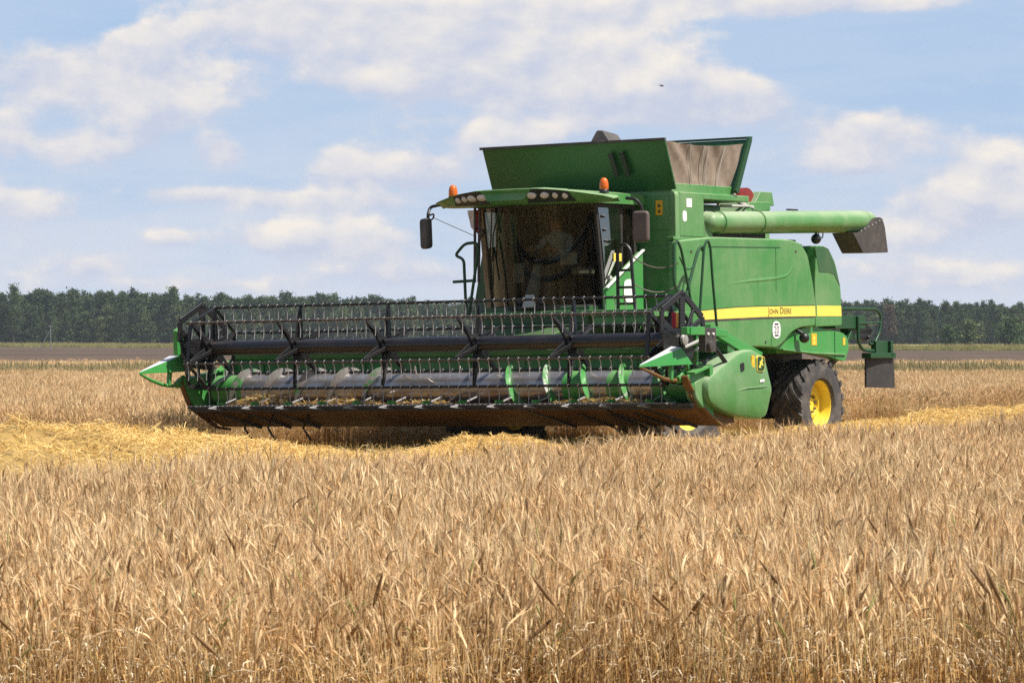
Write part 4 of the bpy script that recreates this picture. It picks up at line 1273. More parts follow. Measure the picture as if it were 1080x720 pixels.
side_glass(-1, 3.085, 3.445, 'side_window', M['glass']); side_glass(-1, 3.495, 3.77, 'side_window', M['glass'])
hd = MB(); hd.box((CW + .03, 3.10, 2.42), (CW + .06, 3.22, 2.45)); hd.box((CW + .03, 3.08, 2.33), (CW + .06, 3.24, 2.36)); hd.box((CW + .02, 3.12, 2.3), (CW + .05, 3.16, 2.47))
hd.build('door_handle', M['bolt'], cab)
for z in (2.95, 3.10, 3.28):
    MB().tube([(CW + .01, 2.94 + (3.46 - z) * .15, z), (CW + .05, 2.98 + (3.46 - z) * .15, z - .02)], .018, 6).build('hinge', M['black'], cab)
# wiper
wp = MB(); wp.tube([(-.55, ws(-.55, 3.40) - .03, 3.40), (-.72, ws(-.72, 2.9) - .03, 2.9), (-.86, ws(-.86, 2.35) - .03, 2.35)], .010, 6)
wp.tube([(-.35, ws(-.35, 3.42) - .04, 3.42), (-.60, ws(-.6, 3.05) - .04, 3.05), (-.70, ws(-.7, 2.7) - .04, 2.7)], .010, 6)
wp.build('wiper', M['black'], cab)
# furniture behind the glass
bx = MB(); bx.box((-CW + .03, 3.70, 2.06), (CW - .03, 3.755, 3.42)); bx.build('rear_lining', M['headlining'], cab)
st = MB(); st.box((-.27, 3.10, 2.42), (.27, 3.55, 2.56)); st.hexa([(-.27, 3.48, 2.54), (.27, 3.48, 2.54), (.27, 3.62, 2.54), (-.27, 3.62, 2.54), (-.22, 3.58, 3.14), (.22, 3.58, 3.14), (.22, 3.68, 3.14), (-.22, 3.68, 3.14)])
st.box((-.2, 3.18, 2.05), (.2, 3.48, 2.42)); st.build('seat', M['seat_fabric'], cab, bevel=.03, seg=3)
cs = MB(); cs.box((-.55, 3.05, 2.40), (-.36, 3.55, 2.68)); cs.box((.36, 3.10, 2.50), (.50, 3.50, 2.60)); cs.box((.32, 2.88, 2.62), (.58, 2.94, 2.80)); cs.build('console', M['grey_plastic'], cab, bevel=.02)
sc_ = MB(); sc_.hexa([(-.09, 2.55, 2.05), (.09, 2.55, 2.05), (.09, 2.72, 2.05), (-.09, 2.72, 2.05), (-.05, 2.83, 2.72), (.05, 2.83, 2.72), (.05, 2.92, 2.72), (-.05, 2.92, 2.72)]); sc_.build('steering_column', M['grey_plastic'], cab, bevel=.02)
sw_ = MB()
ctr = Vector((0, 2.90, 2.76)); ax1 = Vector((1, 0, 0)); ax2 = Vector((0, .86, .5))
ringp = [ctr + ax1 * (.20 * math.cos(6.283 * k / 24)) + ax2 * (.20 * math.sin(6.283 * k / 24)) for k in range(25)]
sw_.tube(ringp, .016, 8, caps=False)
for k in (3, 12, 21): sw_.tube([ctr, ringp[k]], .012, 6)
sw_.build('steering_wheel', M['black'], cab)

# roof
def roof_y(x): return 2.02 + .38 * (abs(x) / 1.4) ** 2.2
stn = [-1.44, -1.36, -1.2, -1.05, -1.03, -.8, -.5, -.25, 0, .25, .5, .8, 1.03, 1.05, 1.2, 1.36, 1.44]
rb = MB(); V = []
for x in stn:
    e = max(0, (abs(x) - .55) / .89)
    yf = roof_y(x); yb = 3.98 if abs(x) < 1.04 else 2.80 - (.14 if abs(x) > 1.4 else 0)
    zt = 3.64 - .13 * e ** 1.3 - (.02 if abs(x) > 1.4 else 0); zb = 3.435 + .012 * e
    if abs(x) > 1.4: yf += .10; zb += .02
    V.append([(x, yf + .18, zb), (x, yf + .125, zb + .015), (x, yf, zt - .014), (x, yf + .10, zt), (x, yb - .05, zt), (x, yb, zt - .05), (x, yb, zb)])
m_ = 7
rb.add([p for s_ in V for p in s_], [(i * m_ + k, i * m_ + (k + 1) % m_, (i + 1) * m_ + (k + 1) % m_, (i + 1) * m_ + k) for i in range(len(stn) - 1) for k in range(m_)] + [tuple(range(m_ - 1, -1, -1)), tuple((len(stn) - 1) * m_ + k for k in range(m_))])
roof = rb.build('cab_roof', M['green'], root, bevel=.012, ang=30)
hb_ = MB(); hb_.box((-.32, 2.7, 3.632), (.22, 3.3, 3.675)); hb_.build('roof_hatch', M['green_dusty'], roof, bevel=.02)
def fascia(x, t):     # point on the slanted front face of the roof, t 0 bottom .. 1 top
    e = max(0, (abs(x) - .55) / .89); zt = 3.64 - .13 * e ** 1.3; zb = 3.435 + .012 * e
    a = Vector((x, roof_y(x) + .125, zb + .015)); b = Vector((x, roof_y(x), zt - .014))
    return a + (b - a) * t
def strip(x0, x1, t0, t1, off, name, mat, parent, sl=(0, 0)):
    us = np.linspace(0, 1, 9)
    def f(u, v):
        x = x0 + (x1 - x0) * u + (sl[0] * (1 - u) + sl[1] * u) * v
        p = fascia(x, t0 + (t1 - t0) * v); return (p.x, p.y - off, p.z - off * .8)
    return grid_surf(f, us, np.linspace(0, 1, 4)).build(name, mat, parent, ang=60)
mb = MB()
for (xa, xb) in ((-.36, 0.0), (0.0, .36)):
    pass
def visor(x, hw_): 
    yf = roof_y(x); zt = 3.64; zb = 3.435
    return [(x * hw_, yf + .10, zb + .03), (x * hw_, yf + .005, zb + .045), (x, yf + .055, zt - .002), (x, yf + .20, zt + .004)]
vv = [visor(x, .72) for x in np.linspace(-.40, .40, 9)]
mb.add([p for r_ in vv for p in r_], [(i * 4 + k, i * 4 + (k + 1) % 4, (i + 1) * 4 + (k + 1) % 4, (i + 1) * 4 + k) for i in range(8) for k in range(4)] + [(3, 2, 1, 0), (32, 33, 34, 35)])
mb.build('roof_visor', M['green_dusty'], roof, ang=30)
strip(-.98, -.30, -.02, .98, .006, 'lamp_panel', M['black'], roof, (.05, -.12)); strip(.30, .98, -.02, .98, .006, 'lamp_panel', M['black'], roof, (.12, -.05))
for sx in (-1, 1):
    for x, w in ((.40, .085), (.58, .085), (.73, .05), (.86, .05)):
        p = fascia(sx * x, .48); mb = MB()
        mb.lathe([(.008, -.030), (w * .55, -.024), (w * .9, -.010), (w * .9, .02)], (0, 0, 0), 'y', 20)
        o = mb.build('work_light', M['lens'], roof, fix=True)
        o.location = p + Vector((0, -.008, .004)); o.scale = (1, 1, .62 if w > .06 else 1.0)
        o.rotation_euler = (R(25), 0, R(-14 * sx * x))
for x, y in ((-1.24, 2.62), (1.22, 2.62)):
    mb = MB(); z = 3.555
    mb.cur = 1; mb.lathe([(.065, 0), (.065, .04), (.05, .055)], (x, y, z), 'z', 18)
    mb.cur = 0; mb.lathe([(.056, .05), (.062, .07), (.060, .13), (.050, .175), (.030, .20), (.002, .208)], (x, y, z), 'z', 18)
    mb.build('beacon', [M['amber'], M['black']], roof, ang=50)
for sx in (-1, 1):
    x0 = 1.42 * sx; y0 = 2.55 if sx < 0 else 2.85
    mx = -1.56 if sx < 0 else 1.64; my = 2.45 if sx < 0 else 2.88
    mb = MB()
    mb.tube(fillet([(x0, y0, 3.49), (x0 + .16 * sx, y0, 3.47), (mx, my + .02, 3.36), (mx, my + .02, 3.28)], .10), .022, 8)
    if sx < 0: mb.tube(fillet([(mx, my, 3.34), (mx + .12, my, 3.37), (mx + .10, my, 3.30), (mx + .05, my, 3.28)], .04), .012, 6)
    arm = mb.build('mirror_arm', M['black'], root)
    sh = MB(); hw_ = .105 if sx < 0 else .115
    pr = rounded([(-hw_, -.21), (hw_, -.21), (hw_, .21), (-hw_, .21)], .06, 5)
    sh.prism(pr, 'y', -.07, .03)
    o = sh.build('mirror', M['black_dusty'] if sx < 0 else M['mirror_shell'], arm, bevel=.035, seg=3)
    o.location = (mx, my, 3.10); o.rotation_euler = (0, R(-3 if sx < 0 else 0), R(-24 if sx < 0 else 14))

# left-hand panel below the door and access ladder
mb = MB(); mb.hexa([(.94, 2.98, 1.97), (1.0, 2.98, 1.97), (1.20, 3.62, 1.97), (1.10, 3.62, 1.97), (.94, 2.98, 2.28), (1.0, 2.98, 2.28), (1.20, 3.62, 2.80), (1.10, 3.62, 2.80)])
sp_ = mb.build('step_panel', M['green_clean'], root, bevel=.012)
u_ = Vector((.2, .64, 0)).normalized()
decal('white_decal', M['decal_white'], sp_, (1.127, 3.37, 2.26), u_, (0, 0, 1), .10, .16, rad=.09, th=.006)
MB().bar((1.005, 2.99, 2.30), (1.205, 3.62, 2.82), .05, .02).build('edge_strip', M['decal_white'], sp_)
decal('warning_decal', M['decal_yellow'], root, (CW + .04, 3.33, 2.72), (0, 1, 0), (0, 0, 1), .10, .055, rad=.01)
lad = MB()
lad.tube(fillet([(1.19, 2.98, 1.55), (1.19, 2.98, 2.80), (1.29, 2.98, 2.90), (1.40, 2.98, 2.80), (1.42, 2.98, 2.5), (1.50, 2.98, 1.55)], .12), .024, 8)
for z, a, b in ((2.53, 1.19, 1.42), (2.30, 1.19, 1.44), (2.08, 1.19, 1.45), (1.82, 1.19, 1.48)): lad.tube([(a, 2.98, z), (b, 2.98, z)], .018, 6)
lad.build('ladder_gate', M['black'], root)
def catenary(p, q, sag, n=14):
    p, q = Vector(p), Vector(q)
    return [p + (q - p) * (k / n) - Vector((0, 0, sag * 4 * (k / n) * (1 - k / n))) for k in range(n + 1)]
for za, zb in ((2.72, 2.62), (2.36, 2.32)):
    MB().tube(catenary((1.42, 2.98, za), (1.86, 3.45, zb), .11), .009, 6).build('safety_chain', M['mirror_shell'], root)
hr = MB()
hr.tube(fillet([(1.85, 3.38, 1.95), (1.85, 3.46, 2.20), (1.85, 3.34, 2.35), (1.85, 3.36, 2.84), (1.85, 3.44, 2.93), (1.85, 3.54, 2.82), (1.85, 3.80, 2.05), (1.85, 3.84, 1.95)], .10), .019, 8)
hr.tube(fillet([(1.85, 3.55, 1.98), (1.80, 4.06, 2.80), (1.80, 4.16, 2.86), (1.80, 4.20, 2.80)], .10), .022, 8)
hr.tube(fillet([(1.85, 4.00, 1.90), (1.85, 4.14, 2.84), (1.85, 4.23, 2.96), (1.85, 4.31, 2.86), (1.85, 4.36, 2.4), (1.85, 4.46, 1.72)], .10), .019, 8)
hr.tube(catenary((1.85, 3.50, 2.70), (1.80, 4.08, 2.78), .20), .010, 6)
hr.build('handrail', M['decal_green'], root)
lh = MB()
lh.tube(fillet([(-1.03, 2.6, 1.95), (-1.06, 2.6, 2.74), (-1.21, 2.6, 2.79), (-1.04, 2.6, 2.95), (-.84, 2.6, 2.96), (-.82, 2.6, 2.84), (-.99, 2.6, 1.95)], .07), .021, 8)
lh.tube([(-1.24, 2.6, 2.43), (-.90, 2.6, 2.44)], .020, 8)
lh.build('handrail', M['decal_green'], root)
pl = MB()
pl.tube([(-1.02, 2.80, 2.42), (-1.00, 2.80, 3.44)], .020, 8); pl.tube([(-.955, 2.80, 2.42), (-.925, 2.80, 3.44)], .020, 8)
pl.tube([(-.93, 2.8, 3.05), (-.86, 2.8, 3.12)], .035, 8)
pl.build('grab_pole', M['mirror_shell'], root)
MB().tube([(-1.44, 2.44, 3.31), (-1.02, 2.8, 3.06)], .005, 5).build('stay_wire', M['bolt'], root)

# ------------------------------------------------------------------ grain tank
tk = MB()
tk.prism(rounded([(-1.49, 1.9), (1.49, 1.9), (1.49, 3.62), (-1.49, 3.62)], [0, 0, .07, .07], 4), 'y', 4.0, 4.12)
tk.box((-1.49, 4.12, 3.005), (1.488, 4.76, 3.615))
tk.box((-1.40, 4.12, 1.9), (1.38, 7.7, 2.98))
tk.box((-1.10, 4.76, 2.9), (1.05, 5.95, 3.5))
tk.box((-1.49, 4.75, 3.53), (1.49, 6.0, 3.615))
tank = tk.build('grain_tank', M['green'], root, bevel=.015)
mb = MB(); mb.box((-1.42, 4.03, 3.612), (1.42, 5.68, 3.735)); mb.build('tank_collar', M['green'], tank, bevel=.01)
mb = MB(); mb.box((.86, 3.985, 3.10), (1.40, 3.999, 3.55)); mb.build('front_hatch', M['green'], tank, bevel=.006)
mb = MB(); mb.box((.90, 3.985, 2.15), (1.40, 3.999, 2.88)); mb.build('front_hatch', M['green'], tank, bevel=.006)
decal('warning_decal', M['decal_orange'], tank, (1.24, 3.984, 3.40), (1, 0, 0), (0, 0, 1), .055, .10, mark=M['decal_black'])
decal('white_decal', M['decal_white'], tank, (1.489, 4.36, 3.47), (0, 1, 0), (0, 0, 1), .07, .06)
decal('white_decal', M['decal_white'], tank, (1.489, 4.24, 3.285), (0, 1, 0), (0, 0, 1), .055, .075, rad=.054)
mb = MB(); mb.box((1.40, 3.92, 2.955), (1.50, 4.80, 3.0)); mb.build('ledge', M['green'], tank, bevel=.006)
# open hopper flaps
def slab(name, q, th, mat, extra=None):
    q = [Vector(p) for p in q]; nrm = (q[1] - q[0]).cross(q[3] - q[0]).normalized() * th
    mb = MB(); mb.hexa([*q, *[p + nrm for p in q]]) 
    return mb.build(name, mat, tank, bevel=.006)
M['flap_green'] = paint('shaded_flap_paint', (0.012, 0.098, 0.022), 0.05)  # green darkened to carry the shade on the open flaps
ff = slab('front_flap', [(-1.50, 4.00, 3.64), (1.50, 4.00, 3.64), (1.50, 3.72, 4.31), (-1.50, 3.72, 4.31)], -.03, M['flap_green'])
mb = MB(); mb.bar((-1.52, 3.705, 4.315), (1.52, 3.705, 4.315), .05, .035); mb.build('flap_edge', M['black_dusty'], ff)
mb = MB()
for x in (.62, .80): mb.bar((x + .04, 3.835, 3.84), (x, 3.725, 4.16), .075, .02, up=(0, 1, .4))
mb.build('flap_pad', M['black'], ff)
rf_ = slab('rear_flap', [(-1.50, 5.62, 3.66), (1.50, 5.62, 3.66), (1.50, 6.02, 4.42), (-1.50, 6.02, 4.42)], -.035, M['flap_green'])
mb = MB(); mb.bar((1.505, 5.61, 3.66), (1.505, 6.01, 4.43), .04, .09, up=(0, 1, -.4)); mb.bar((-1.5, 6.03, 4.44), (1.52, 6.03, 4.44), .06, .03); mb.build('flap_edge', M['decal_green'], rf_)
def canvas(x):
    def f(u, v):
        y0, y1 = 4.06, 5.60; ya, yb_ = 3.78, 5.90
        y = (y0 + (y1 - y0) * u) * (1 - v) + (ya + (yb_ - ya) * u) * v
        z = 3.735 + (4.30 - 3.735 + .05 * u - .05 * math.sin(math.pi * u)) * v
        w = .018 * math.sin(17 * u + 3 * v) * math.sin(math.pi * v) + .012 * math.sin(31 * u + 9 * v) * v + .03 * math.sin(math.pi * u) * math.sin(math.pi * v)
        return (x + (1 if x > 0 else -1) * (.06 * v) - (1 if x > 0 else -1) * w, y, z)
    return grid_surf(f, np.linspace(0, 1, 41), np.linspace(0, 1, 21)).build('canvas_side', M['canvas'], tank, ang=80)
cv = canvas(1.41); canvas(-1.41)
for u in (.30, .47, .53, .74):
    y0 = 4.06 + 1.54 * u; y1 = 3.78 + 2.12 * u
    MB().tube([(1.435, y0, 3.75), (1.45, (y0 + y1) / 2, 4.02), (1.49, y1, 4.28)], .007, 5).build('seam_cord', M['grey_plastic'], cv)
mb = MB(); mb.tube([(-.5, 4.9, 3.3), (-.55, 5.45, 4.40)], .16, 16); mb.hexa([(-.76, 5.32, 4.40), (-.36, 5.32, 4.40), (-.36, 5.66, 4.40), (-.76, 5.66, 4.40), (-.68, 5.42, 4.62), (-.58, 5.42, 4.62), (-.42, 5.60, 4.55), (-.70, 5.60, 4.62)])
mb.build('filling_auger', M['black_dusty'], tank, bevel=.02)

# ------------------------------------------------------------------ side panels
prof_s = [(3.90, 1.72), (4.15, 1.49), (4.67, 1.468), (6.10, 1.49), (6.62, 1.475), (6.82, 1.55), (7.02, 1.68), (7.30, 1.765), (7.75, 1.79), (7.775, 2.10), (7.71, 2.40), (7.56, 2.82), (7.36, 2.985), (7.0, 3.03), (4.9, 3.015), (3.92, 2.94)]
prof_s = rounded(prof_s, [.05, .08, .1, .1, .06, .08, .1, .1, .03, .1, .1, .08, .1, .1, .1, .04], 3)
for s_ in (1, -1):
    mb = MB(); mb.prism(prof_s, 'x', 1.40 * s_, 1.55 * s_)
    pan = mb.build('side_panel', M['green'], root, bevel=.035, seg=3)
    if s_ < 0: continue
    # pressed swage line
    mb = MB()
    sw1 = [(4.55, 2.26), (5.2, 2.36), (5.9, 2.42), (6.6, 2.46), (6.95, 2.51), (7.10, 2.62), (7.14, 2.78), (7.12, 2.97)]
    sw1 = [tuple(v.xy) for v in [Vector((a, b, 0)) for a, b in sw1]]
    pts = fillet([(1.510, y, z) for y, z in sw1], .16, 5)
    mb.tube(pts, [.047 - .012 * (1 - min(1, 4 * min(i, len(pts) - 1 - i) / (len(pts) - 1))) for i in range(len(pts))], 20)
    mb.build('swage_line', M['green'], pan, ang=80)
    mb = MB(); mb.bar((1.551, 6.62, 2.28), (1.551, 6.62, 2.90), .004, .008, up=(0, 1, 0)); mb.bar((1.551, 6.45, 1.50), (1.551, 6.52, 1.86), .004, .008, up=(0, 1, 0)); mb.build('panel_seam', M['decal_green'], pan)
    for (y_, z_) in ((4.3, 2.80), (7.2, 2.86), (4.35, 1.62), (6.3, 1.56)):
        mb = MB(); mb.lathe([(.004, 0), (.020, .002), (.020, .008), (.004, .010)], (1.549, y_, z_), 'x', 10); mb.build('panel_latch', M['black_dusty'], pan)
    mb = MB(); mb.bar((1.551, 4.75, 2.875), (1.551, 6.75, 2.905), .005, .012); mb.build('panel_seam', M['decal_green'], pan)
    top = [(4.50, 1.985), (5.0, 2.015), (5.6, 2.045), (6.2, 2.06), (7.74, 2.085)]; bot = [(7.75, 1.935), (6.2, 1.915), (5.2, 1.885), (4.50, 1.865)]
    def stripe(name, poly, x0, x1, mat):
        m2 = MB(); m2.prism(poly, 'x', x0, x1); return m2.build(name, mat, pan, smooth=False)
    sp2 = stripe('yellow_stripe', top + bot, 1.549, 1.5535, M['decal_yellow'])
    stripe('dark_pinstripe', [(7.75, 1.933), (6.2, 1.913), (5.2, 1.883), (4.5, 1.863), (4.5, 1.835), (5.2, 1.855), (6.2, 1.885), (6.3, 1.887), (7.75, 1.915)], 1.549, 1.5525, M['black_dusty'])
    stripe('dark_pinstripe', [(4.5, 1.987), (5.0, 2.017), (5.6, 2.047), (6.2, 2.062), (7.74, 2.087), (7.74, 2.098), (6.2, 2.073), (5.6, 2.058), (5.0, 2.028), (4.5, 1.998)], 1.549, 1.5525, M['decal_green'])
    text_mesh('lettering', 'John Deere', .135, M['decal_black'], pan, (1.5545, 6.38, 1.955), (0, 1, .02), (0, -.02, 1), xs=1.04, small_caps=True)
    decal('speed_sign', M['decal_white'], pan, (1.551, 6.61, 1.735), (0, 1, 0), (0, 0, 1), .115, .125, rad=.112)
    text_mesh('speed_number', '20', .15, M['decal_black'], pan, (1.5545, 6.61, 1.685), (0, 1, 0), (0, 0, 1), align='CENTER')
    for z in (1.815, 1.655):
        mb = MB(); mb.box((1.554, 6.555, z - .012), (1.5555, 6.665, z + .012)); mb.build('sign_bar', M['decal_black'], pan)

hood = MB()
hood.prism(rounded([(7.80, 1.78), (8.60, 1.80), (8.57, 2.35), (8.42, 2.72), (8.22, 2.93), (8.05, 2.96), (7.86, 2.96), (7.80, 2.4)], [.02, .05, .08, .1, .1, .05, .03, .03], 3), 'x', -1.50, 1.525)
hood = hood.build('rear_hood', M['green'], root, bevel=.03, seg=3)
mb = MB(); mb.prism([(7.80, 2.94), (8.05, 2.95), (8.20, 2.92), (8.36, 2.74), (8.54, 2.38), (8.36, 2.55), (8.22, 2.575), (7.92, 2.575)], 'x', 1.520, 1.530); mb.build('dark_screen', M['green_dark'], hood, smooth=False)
mb = MB(); mb.prism([(7.84, 2.087), (8.565, 2.09), (8.575, 1.94), (7.84, 1.935)], 'x', 1.523, 1.5285); mb.build('yellow_stripe', M['decal_yellow'], hood, smooth=False)
lr = MB()
lr.prism(rounded([(6.66, 1.47), (7.05, 1.66), (7.5, 1.76), (7.82, 1.785), (8.70, 1.70), (8.86, 1.62), (8.87, 1.45), (8.76, 1.28), (8.30, 1.345), (7.6, 1.42)], [.03, .1, .1, .06, .12, .08, .05, .05, .1, .1], 3), 'x', 1.30, 1.475)
lr.box((-1.30, 7.0, 1.40), (1.32, 8.75, 1.70))
lr.build('chopper_housing', M['green_clean'], root, bevel=.02)
mb = MB(); mb.tube([(1.48, 6.9, 1.455), (1.485, 7.8, 1.40), (1.485, 8.75, 1.375)], .016, 6); mb.build('lower_trim', M['green'], root)
mb = MB(); mb.bar((1.4795, 8.45, 1.29), (1.4795, 8.45, 1.72), .004, .012, up=(0, 1, 0)); mb.build('panel_seam', M['decal_green'], root)
decal('warning_decal', M['decal_orange'], root, (1.477, 7.83, 1.60), (0, 1, 0), (0, 0, 1), .075, .085, mark=M['decal_yellow'])
decal('warning_decal', M['decal_orange'], root, (1.477, 8.73, 1.57), (0, 1, 0), (0, 0, 1), .035, .055, mark=M['decal_yellow'])
mb = MB(); mb.tube(fillet([(1.50, 7.28, 1.73), (1.58, 7.30, 1.68), (1.58, 7.35, 1.63)], .05), .03, 8); mb.sphere((1.58, 7.36, 1.62), .075, 14, 10); mb.build('side_lamp', M['black'], root)
mb = MB(); mb.bar((1.35, 8.75, 1.36), (1.20, 8.35, 1.05), .05, .05); mb.bar((1.35, 8.80, 1.35), (1.30, 8.60, 1.18), .04, .04); mb.box((1.15, 8.45, 1.08), (1.3, 8.7, 1.16)); mb.build('linkage', M['black_dusty'], root)

# engine deck
dk = MB()
dk.box((-1.38, 5.95, 2.95), (1.36, 7.55, 3.04)); dk.box((.05, 7.45, 2.98), (.55, 8.20, 3.58)); dk.box((.2, 6.2, 3.02), (1.05, 7.0, 3.14))
dk.prism([(7.66, 3.58), (8.26, 3.58), (8.20, 3.78), (7.86, 3.78)], 'x', .18, .60)
deck = dk.build('engine_deck', M['green_dusty'], root, bevel=.01)
mb = MB(); mb.lathe([(.02, -.26), (.25, -.25), (.25, .12), (.02, .13)], (.40, 7.60, 3.58), 'x', 30); mb.build('air_screen_drum', M['red'], deck)
mb = MB(); mb.box((.4, 6.05, 3.03), (1.20, 6.95, 3.17)); mb.box((1.06, 4.85, 3.0), (1.3, 5.9, 3.1)); mb.build('dark_box', M['black'], deck, bevel=.01)
mb = MB(); mb.tube(fillet([(1.0, 5.9, 3.55), (1.1, 6.1, 3.78), (1.1, 6.35, 3.55), (1.2, 6.6, 3.48)], .1), .03, 8); mb.tube([(1.2, 5.7, 3.48), (1.2, 6.5, 3.50)], .02, 6); mb.build('pipe', M['grey_plastic'], deck)
mb = MB(); mb.prism([(6.35, 3.40), (7.10, 3.46), (7.10, 3.58), (6.50, 3.56)], 'x', .7, 1.2); mb.build('auger_cradle', M['green_dusty'], deck, bevel=.01)

# ------------------------------------------------------------------ unloading auger
ua = MB()
P0, P1 = Vector((1.45, 5.02, 3.215)), Vector((1.45, 9.36, 3.35))
ua.tube([P0, P0 + Vector((0, .12, .004)), P0 + Vector((0, .13, .004)), P1], [.13, .145, .158, .165], 28)
ua.sphere((1.43, 5.02, 3.215), .150, 20, 14)
ua.tube([(1.30, 4.97, 2.98), (1.30, 4.97, 3.30)], .17, 20)
ua.tube([(1.30, 4.97, 3.24), (1.45, 5.03, 3.22)], .15, 18)
cen = [P1 + Vector((0, .0, 0)), P1 + Vector((0, .15, -.004)), P1 + Vector((0, .26, -.05)), P1 + Vector((0, .33, -.13)), P1 + Vector((0, .36, -.22))]
ua.tube(cen, [.166, .166, .160, .150, .14], 24)
unl = ua.build('unloading_auger', M['green_dusty'], root, ang=45)
mb = MB(); mb.lathe([(.160, -.015), (.174, -.012), (.174, .012), (.160, .015)], (1.45, 6.25, 3.254), 'y', 28); mb.lathe([(.160, -.015), (.170, -.012), (.170, .012), (.160, .015)], (1.45, 5.17, 3.22), 'y', 28); mb.build('joint_ring', M['green'], unl)
spo = MB()
spo.hexa([(1.28, 9.36, 3.22), (1.62, 9.36, 3.22), (1.62, 9.90, 3.40), (1.28, 9.90, 3.40), (1.30, 9.62, 3.36), (1.60, 9.62, 3.36), (1.60, 9.84, 3.43), (1.30, 9.84, 3.43)]) if False else None
spo.prism(rounded([(8.98, 3.17), (9.30, 3.175), (9.58, 3.40), (9.88, 3.42), (9.97, 3.28), (10.06, 2.895), (9.28, 2.875)], [.01, .1, .1, .08, .05, .03, .03], 3), 'x', 1.272, 1.628)
spo_o = spo.build('spout', M['spout_rubber'], unl, bevel=.03); spo_o.location = (0, -.20, 0)
mb = MB()
for k in range(7): mb.sphere((1.632, 9.02 + k * .115, 3.20 + .032 * k), .011, 6, 4)
mb.build('rivet_strip', M['bolt'], unl)
mb = MB(); mb.sphere((1.45, 7.98, 3.06), .075, 14, 10); mb.tube([(1.45, 7.98, 3.10), (1.45, 7.98, 3.20)], .02, 6)
mb.tube([Vector((1.45, 8.12 + .07 * math.cos(k * .63), 3.13 + .06 * math.sin(k * .63))) for k in range(11)], .009, 6)
mb.build('hanging_lamp', M['black'], unl)
mb = MB(); mb.box((1.40, 7.2, 3.455), (1.46, 7.45, 3.475)); mb.build('bracket', M['black'], unl)

# ------------------------------------------------------------------ wheels
def wheel(c, Rt, w, rr, lugs, s_, hub_in):
    """Axle along x. s_ = +1: outer face towards +x."""
    e = empty('wheel', c, root)
    t = MB(); h = w / 2
    t.lathe([(rr, -h * .80), (rr * 1.10, -h * .97), (Rt * .80, -h), (Rt * .93, -h * .93), (Rt * .965, -h * .80), (Rt * .97, 0), (Rt * .965, h * .80), (Rt * .93, h * .93), (Rt * .80, h), (rr * 1.10, h * .97), (rr, h * .80)], (0, 0, 0), 'x', 64, caps=False)
    for k in range(lugs):
        for side in (-1, 1):
            a0 = 2 * math.pi * (k + (.5 if side > 0 else 0)) / lugs
            pts = []
            for q in range(6):
                f = q / 5.0
                x = side * h * (-.04 + 1.03 * f); a = a0 - .34 * (1 - f) ** 1.2 * (0.66 / Rt) * 1.6
                r0 = Rt * (.955 if f < .9 else .90); r1 = Rt * (1.0 - .012 * f ** 3)
                wd = (.045 + .022 * f) / Rt * .66
                pts.append((x, a, r0, r1, wd))
            vs = []
            for x, a, r0, r1, wd in pts:
                for (r_, da) in ((r0, -wd * 1.2), (r1, -wd), (r1, wd), (r0, wd * 1.2)):
                    vs.append((x, r_ * math.cos(a + da), r_ * math.sin(a + da)))
            fs = [(i * 4 + j, i * 4 + (j + 1) % 4, (i + 1) * 4 + (j + 1) % 4, (i + 1) * 4 + j) for i in range(5) for j in range(4)] + [(3, 2, 1, 0), (20, 21, 22, 23)]
            t.add(vs, fs)
    t.build('tyre', M['rubber'], e, ang=35)
    r_ = MB()
    o_ = s_
    prof = [(rr * 1.02, h * .84), (rr * 1.04, h * .78), (rr * .97, h * .74), (rr * .93, h * .40), (rr * .90, h * .10), (rr * .86, hub_in + .02), (rr * .62, hub_in), (rr * .58, hub_in + .05), (rr * .46, hub_in + .065), (rr * .44, hub_in + .02), (.02, hub_in + .02), (.02, hub_in - .05), (rr * .98, -h * .8)]
    r_.lathe([(a, b * o_) for a, b in prof], (0, 0, 0), 'x', 48, caps=False)
    r_.build('rim', M['yellow'], e, ang=40)
    b_ = MB()
    for k in range(8):
        a = 2 * math.pi * k / 8 + .2
        b_.lathe([(.003, hub_in * o_), (.018, hub_in * o_), (.018, (hub_in + .05) * o_), (.003, (hub_in + .05) * o_)], (0, rr * .34 * math.cos(a), rr * .34 * math.sin(a)), 'x', 8)
    b_.build('wheel_bolts', M['mirror_shell'], e)  # only the ring of wheel bolts, no hub body
    return e
wheel((1.20, 8.12, .66), .66, .50, .345, 19, 1, .02); wheel((-1.20, 8.12, .66), .66, .50, .345, 19, -1, .02)
wheel((1.42, 3.90, .86), .90, .74, .50, 22, 1, .05); wheel((-1.42, 3.90, .86), .90, .74, .50, 22, -1, .05)

# ------------------------------------------------------------------ rear ladder, lamp and flap
rlad = MB()
rlad.box((1.0, 8.80, 1.76), (1.30, 9.72, 1.955)); rlad.box((1.1, 9.3, 1.60), (1.25, 9.6, 1.76))
rlad.tube(fillet([(1.3, 8.6, 2.055), (1.3, 10.05, 2.06), (1.3, 10.22, 1.98), (1.3, 10.18, 1.72), (1.3, 10.0, 1.54), (1.3, 9.85, 1.53)], .14), .022, 8)
rlad.tube([(1.3, 9.5, 1.84), (1.3, 10.2, 1.86)], .018, 6)
rlad.tube(fillet([(1.32, 9.46, 1.95), (1.32, 9.46, 1.55), (1.32, 9.60, 1.44), (1.32, 9.98, 1.425)], .16), .026, 8)
rlad.bar((1.25, 9.35, 1.72), (1.28, 8.90, 1.30), .06, .05); rlad.bar((1.25, 9.30, 1.60), (1.2, 8.85, 1.24), .03, .03)
rlad.box((1.27, 9.94, 1.34), (1.36, 10.32, 1.58)); rlad.box((1.24, 10.34, 1.34), (1.40, 10.42, 1.58)); rlad.box((1.24, 9.70, 1.32), (1.40, 10.50, 1.40))
